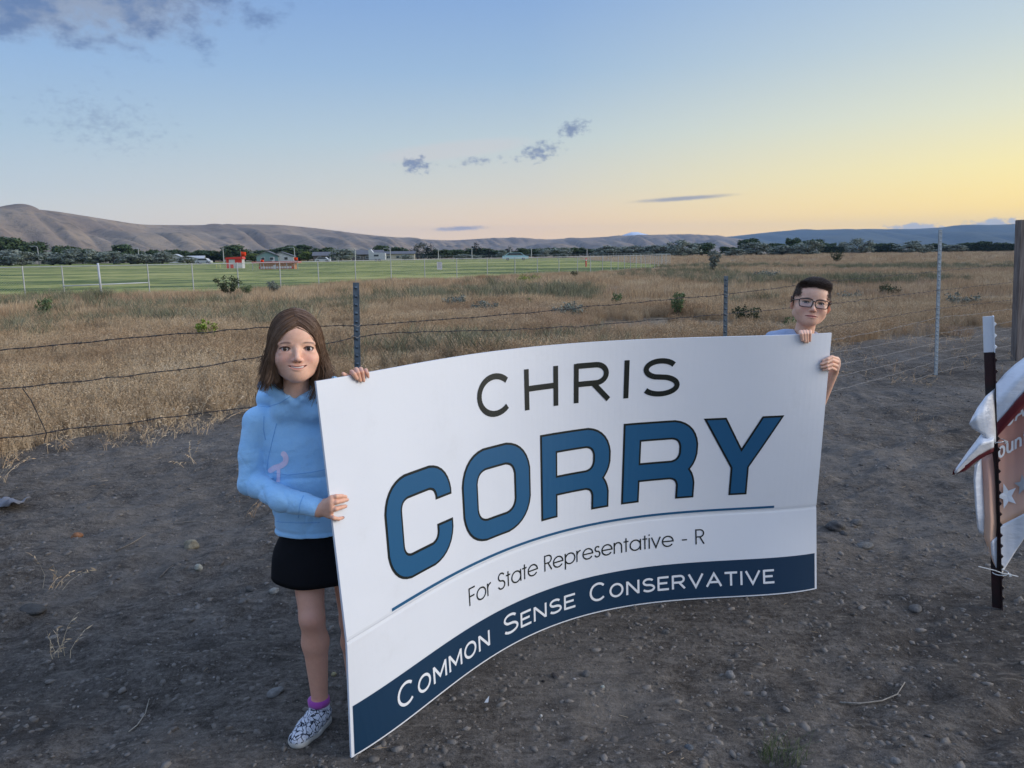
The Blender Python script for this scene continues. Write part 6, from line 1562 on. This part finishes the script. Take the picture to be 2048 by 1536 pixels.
bare = lambda x, y: vnoise(x*.55, y*.55, 12)+.35*vnoise(x*1.7, y*1.7, 13) > -.34
grass('dry_grass', 44000, 4.0, 24, 1.25, fine, .55, .95, .1, bare)
grass('dry_grass', 26000, 18, 120, 1.15, broad, .55, .95, .3, lambda x, y: vnoise(x*.12, y*.25, 14) > -.33)
grass('dry_grass', 9000, 110, 330, 1.2, broad, 1.2, 2.0, .3, None, 46)
wp = lambda x, y: (vnoise(x*.16+3, y*.10, 33)+.3*vnoise(x*.6, y*.6, 34) > .03)
grass('weeds', 17000, 7, 90, 1.1, weed, .9, 1.7, .6, wp)
# thin dead grass straying onto the dirt
x, y = polar(12000, 3.0, 16, 1.1); e = past_edge(x, y); k = (e < .5) & (rs.random(len(x)) < np.exp(-np.abs(e-.3)/.95)) & (vnoise(x*1.2, y*1.2, 55) > -.12); x, y = x[k], y[k]; m = len(x)
thinsrc = [(ribbon_set(rs, 7, .05, .05, .17, .0026, .9), STRAW) for _ in range(4)]
scatter('stray_grass', np.stack([x, y, ground_z(x, y)-.004], 1), .7+.7*rs.random(m), rs.random(m)*6.28, (rs.normal(size=m)*.25, rs.normal(size=m)*.25), rs.integers(0, 4, m), thinsrc)
# gravel, clods and straw litter on the dirt
def pebble(seed, flat=.7, sub=2, rough=.22):
    bm = bmesh.new(); bmesh.ops.create_icosphere(bm, subdivisions=sub, radius=1.0); r = np.random.default_rng(seed); o = r.random(3)*50
    for v in bm.verts:
        p = v.co; k = 1+rough*(vnoise(np.array([p.x*1.3+o[0]]), np.array([p.y*1.3+p.z*1.7+o[1]]), seed)[0]*2); v.co = Vector((p.x*k*(1+.25*math.sin(o[0])), p.y*k, p.z*k*flat))
    me = bpy.data.meshes.new('pebble'); bm.to_mesh(me); bm.free(); me.polygons.foreach_set('use_smooth', [True]*len(me.polygons)); return me
def stone_mat(name, stops):
    m = material(name, stops[0], .85, .2); g = graph(m); oi = g.n('ShaderNodeObjectInfo').outputs['Random']; co = g.n('ShaderNodeTexCoord').outputs['Object']
    c = g.ramp(oi, [(i/(len(stops)-1), s_) for i, s_ in enumerate(stops)]); n = g.noise(co, 2.5, 5, .65); c = g.mix(g.m('MULTIPLY', g.remap(n, .35, .7), .4), c, (.09, .08, .07)); g.put(g.b.inputs['Base Color'], c); bump(g, n, .3, .1); return m
GRAV = stone_mat('gravel', [(.096, .088, .08), (.152, .1376, .1216), (.208, .188, .168), (.12, .1104, .1), (.176, .16, .144), (.24, .22, .2), (.336, .312, .288)])
CLOD = stone_mat('clod', [(.12, .104, .0896), (.168, .148, .128), (.216, .192, .168)])
def dirt_scatter(name, n, r0, r1, power, src, s0, s1, sink, tiltk=1.0):
    x, y = polar(n, r0, r1, power, -46, 46); e = past_edge(x, y); k = e < .1; x, y = x[k], y[k]; m = len(x); s_ = s0*(s1/s0)**(rs.random(m)**2.2)
    return scatter(name, np.stack([x, y, ground_z(x, y)-s_*sink], 1), s_, rs.random(m)*6.28, (rs.normal(size=m)*.3*tiltk, rs.normal(size=m)*.3*tiltk), rs.integers(0, len(src), m), src)
dirt_scatter('gravel', 7000, 1.6, 12, .9, [(pebble(i, .5, 1, .4), GRAV) for i in range(5)], .0020, .0095, -.1)
dirt_scatter('clods', 42000, 1.6, 13, .9, [(pebble(i+20, .6, 1, .6), CLOD) for i in range(6)], .0028, .019, .2)
def straw_bit(seed):
    r = np.random.default_rng(seed); mb = MB(); mb.tube([(0, 0, .003), (.03, .004*r.normal(), .005), (.06, .010*r.normal(), .003)], [.0011, .0012, .0007], 4); return mb.mesh('straw_bit')
x, y = polar(8000, 2.0, 12, 1.0); e = past_edge(x, y); k = (e < .4) & (rs.random(len(x)) < .05+.9*np.exp(-np.maximum(-e, 0)/1.0)); x, y = x[k], y[k]; m = len(x)
scatter('straw_litter', np.stack([x, y, ground_z(x, y)+.001], 1), .25+.7*rs.random(m)**2, rs.random(m)*6.28, (rs.normal(size=m)*.05, rs.normal(size=m)*.08), rs.integers(0, 3, m), [(straw_bit(i), STRAW) for i in range(3)])

# ------------------------------------------------------------------ shrubs and saplings one can tell apart
SHRUB = {'dark': leaf_mat('shrub_dark', (.035, .048, .025), (.055, .070, .038), (.085, .095, .055)), 'sage': leaf_mat('shrub_sage', (.13, .15, .125), (.18, .20, .165), (.24, .255, .215)), 'leafy': leaf_mat('shrub_leafy', (.075, .115, .045), (.12, .165, .07), (.20, .23, .12)),
         'lime': leaf_mat('shrub_lime', (.14, .20, .035), (.22, .28, .05), (.30, .34, .08)), 'blue': leaf_mat('shrub_blue', (.10, .16, .135), (.15, .21, .175), (.20, .26, .21))}
TWIGM = speckled('twig_bark', (.17, .14, .11), (.10, .085, .065), 30, .9, .1, .1, .002)
def shrub(px, base, top, wpx, kind, label, upright=False, n=900, cat='shrub', group=None):
    p = ground_at(px, base); p.z = float(ground_z(np.array([p.x]), np.array([p.y]))[0]); h = at_depth(px, top, p.y).z-p.z; w = wpx/FPX*p.y/2
    t = thing('sapling' if upright else 'shrub', label, cat, p, 0, group); r = np.random.default_rng(int(px)); mb = MB(); cs = []; rr = []
    for i in range(15):
        a = r.random()*6.28; q = math.sqrt(r.random()); e = np.array((math.cos(a)*q*w*.8, math.sin(a)*q*w*.8, h*(.45+.5*r.random()*(1-.35*q))))
        if upright: e[:2] *= .55+.45*math.sin(e[2]/h*3)
        m_ = e*.5+np.array((0, 0, h*.06)); mb.tube([(0, 0, -.02), tuple(m_), tuple(e)], [.012*h+.001, .008*h, .003*h], 4)
        for f in (.45, .7, 1.0): cs.append(e*f+np.array((0, 0, .03*h))); rr.append((.14+.10*r.random())*max(w, h*.5)*(.7+.4*f))
    V, F = leaf_cloud(cs, rr, n, .034*math.sqrt(max(w, .1)*h)+.004, int(px)+5)
    V[:, 2] = np.maximum(V[:, 2], .004)
    mb.build('stems', TWIGM, t); obj('foliage', fast_mesh('foliage', V, F, False), SHRUB[kind], t); return t
for a in [(457, 592, 550, 58, 'dark', 'dark rounded shrub by the chain-link fence behind the child in blue'), (493, 592, 567, 34, 'leafy', 'small pale-leaved shrub right of the dark rounded shrub'), (545, 590, 560, 40, 'sage', 'faint grey-green shrub against the mown field'),
          (94, 636, 590, 42, 'leafy', 'leafy weed with pale top at far left in front of the fence'), (415, 692, 637, 58, 'lime', 'bright yellow-green bush in the dry grass at left'), (392, 757, 722, 60, 'blue', 'low blue-green plant behind the second wire at left'),
          (1356, 634, 580, 48, 'leafy', 'upright leafy weed behind the wires above the sign'), (1233, 618, 584, 32, 'leafy', 'small leafy weed left of the taller leafy weed'), (1060, 568, 552, 74, 'lime', 'low yellow-green clump in front of the chain-link fence'),
          (1148, 556, 541, 22, 'dark', 'small dark bush at the foot of the chain-link fence'), (905, 620, 588, 70, 'sage', 'wide grey sage clump behind the top wire, left one'), (972, 632, 600, 72, 'sage', 'wide grey sage clump behind the top wire, middle one'), (1056, 618, 594, 22, 'leafy', 'thin leafy weed behind the top wire between sage clumps'), (1130, 640, 606, 95, 'sage', 'widest grey sage clump right of the thin leafy weed'),
          (1530, 560, 540, 60, 'sage', 'low grey shrub left of the child with glasses, far off'), (1590, 664, 636, 60, 'leafy', 'green weeds behind the T-shirt shoulder of the child with glasses'), (1700, 605, 582, 60, 'sage', 'grey shrub right of the child with glasses'), (1495, 650, 612, 70, 'dark', 'dark green weeds left of the child with glasses'), (1915, 620, 588, 80, 'sage', 'grey brush patch right of the pale steel post'), (1775, 592, 570, 70, 'dark', 'dark brush patch left of the pale steel post')]:
    shrub(*a, group='shrubs in the dry field')
shrub(1426, 545, 494, 40, 'sage', 'tall grey-green sapling standing alone in the dry field', True, 1200, 'sapling')
shrub(1672, 526, 500, 38, 'dark', 'small dark sapling alone far out in the dry field', True, 700, 'sapling')
# green grass tuft in the foreground
p = ground_at(1568, 1520); t = thing('grass_tuft', 'sparse green grass tuft in the dirt at bottom right', 'grass', p)
GREEN = leaf_mat('green_blade', (.055, .085, .030), (.085, .12, .045), (.13, .15, .07))
o = obj('blades', ribbon_set(np.random.default_rng(8), 130, .075, .03, .11, .0016, .7, False), GREEN, t); tag(o, kind='stuff')

# ------------------------------------------------------------------ stones, sticks and scraps lying on the dirt
def stone(px, py, wpx, hpx, col, label, seed, name='stone', cat='stone', flat=None):
    p = ground_at(px, py+hpx*.35); r = wpx/FPX*p.y/2*1.05; p.z = float(ground_z(np.array([p.x]), np.array([p.y]))[0])
    me = pebble(seed, flat or min(.85, max(.4, hpx/wpx)), 3, .20); m = speckled(name+'_rock', col, tuple(c*.62 for c in col), 2.2, .85, .2, .35, .08, 6); me.materials.append(m)
    o = obj(name, me); o.scale = (r, r*.8, r); o.location = (p.x, p.y, p.z+r*(flat or .6)*.25); o.rotation_euler = (.1*math.sin(seed), .12*math.cos(seed), seed*1.7); tag(o, label, cat, 'stones lying on the dirt')
for i, a in enumerate([(151, 1046, 28, 16, (.306, .1445, .0723), 'orange-brown stone lying in the dirt at left'), (381, 1066, 34, 24, (.272, .238, .17), 'rounded tan cobble left of the child in blue'), (396, 1120, 17, 17, (.391, .3655, .289), 'small pale yellowish stone below the tan cobble'),
                        (550, 1380, 32, 18, (.221, .2125, .1997), 'grey stone beside the snake-print shoe'), (500, 1166, 24, 12, (.102, .0935, .085), 'dark flat stone left of the bare leg'), (548, 1176, 24, 12, (.289, .272, .238), 'pale stone right beside the dark flat stone'), (66, 1196, 44, 18, (.0892, .0824, .0748), 'large dark half-buried stone at left'),
                        (1672, 1044, 46, 24, (.1062, .0994, .0935), 'large dark grey cobble right of the sign'), (1712, 1036, 22, 15, (.1445, .136, .1275), 'small grey stone right of the large cobble'), (1688, 1058, 20, 13, (.0935, .0892, .085), 'small dark stone under the large cobble'), (1728, 1078, 34, 12, (.17, .1615, .1487), 'flat pale grey stone half sunk below the cobbles'),
                        (1460, 1334, 24, 17, (.2125, .1997, .187), 'lone grey stone below the right half of the sign'), (1172, 1345, 22, 15, (.1275, .1232, .119), 'dark blue-grey stone in the middle foreground'), (1111, 1350, 18, 11, (.0765, .068, .0638), 'dark brown stone left of the blue-grey stone'), (1205, 1372, 11, 11, (.357, .374, .34), 'small pale greenish pebble in the middle foreground'), (1086, 1361, 9, 10, (.0255, .0238, .0229), 'small black pebble in the middle foreground'),
                        (1378, 1502, 26, 14, (.1105, .119, .1275), 'flat slate-grey stone at the bottom edge'), (1790, 1526, 18, 14, (.2295, .2125, .1955), 'pale stone at the very bottom right'), (1830, 1208, 30, 13, (.1445, .136, .1275), 'flat grey stone left of the black post'), (1082, 1431, 8, 8, (.561, .544, .51), 'tiny white pebble below the big sign'), (485, 1194, 24, 10, (.153, .1403, .1275), 'brownish flat stone below the dark flat stone'), (1332, 1262, 16, 10, (.1275, .119, .1105), 'small dark stone just under the sign'), (668, 1344, 14, 9, (.357, .306, .17), 'small yellowish chip between leg and sign')]):
    stone(*a, 40+i)
def stick(pix, rad, col, label, name='stick'):
    P = [ground_at(*q) for q in pix]
    P = [Vector((q.x, q.y, float(ground_z(np.array([q.x]), np.array([q.y]))[0])+rad*1.2+.003)) for q in P]; o = MB().tube([q-P[0] for q in P], [rad*(1-.5*i/len(P)) for i in range(len(P))], 6).build(name, speckled('dead_wood', col, tuple(c*.6 for c in col), 60, .9, .1, .3, .002), None, True)
    o.location = P[0]; tag(o, label, 'stick', 'sticks lying on the dirt')
stick([(1680, 1396), (1722, 1395), (1765, 1386), (1796, 1370), (1811, 1350)], .0032, (.30, .27, .23), 'long curved dry stick in the dirt at bottom right')
stick([(255, 1440), (272, 1425), (288, 1405), (297, 1382)], .0026, (.36, .32, .26), 'thin curved pale stem in the dirt at bottom left')
stick([(228, 1075), (262, 1066), (290, 1052)], .0035, (.27, .22, .17), 'short forked stick behind the tan cobble')
stick([(345, 1030), (372, 1026), (398, 1027), (412, 1031)], .003, (.28, .24, .19), 'crooked twig above the tan cobble')
stick([(318, 1136), (335, 1124), (352, 1118)], .003, (.20, .17, .14), 'short dark twig left of the pale yellowish stone')
SH = speckled('grey_scrap', (.20, .20, .22), (.12, .12, .13), 20, .7, .3, .4, .01)
p = ground_at(18, 1006); V = []
for i in range(12):
    for j in range(7):
        x_, y_ = (i/11-.5)*.20, (j/6-.5)*.15; V.append((x_, y_, max(.004, .014+.06*float(vnoise(np.array([x_*26]), np.array([y_*26]), 3)[0])+.045*math.exp(-(y_/.08)**2)*math.exp(-(x_/.2)**2))))
o = obj('plastic_scrap', mesh_of('plastic_scrap', V, [(i*7+j, (i+1)*7+j, (i+1)*7+j+1, i*7+j+1) for i in range(11) for j in range(6)], True), SH); o.location = (p.x, p.y, float(ground_z(np.array([p.x]), np.array([p.y]))[0])); tag(o, 'crumpled grey plastic scrap on the dirt at the left edge', 'scrap'); md = o.modifiers.new('t', 'SOLIDIFY'); md.thickness = .004
p = ground_at(972, 1406); V = [(-.006, 0, .002), (.008, .001, .002), (.012, .004, .026), (.0, .002, .012)]; o = obj('paper_shard', mesh_of('paper_shard', V, [(0, 1, 2, 3)]), LETW); o.location = (p.x, p.y, float(ground_z(np.array([p.x]), np.array([p.y]))[0])); tag(o, 'tiny white torn shard on the dirt below the word area', 'scrap'); md = o.modifiers.new('t', 'SOLIDIFY'); md.thickness = .001
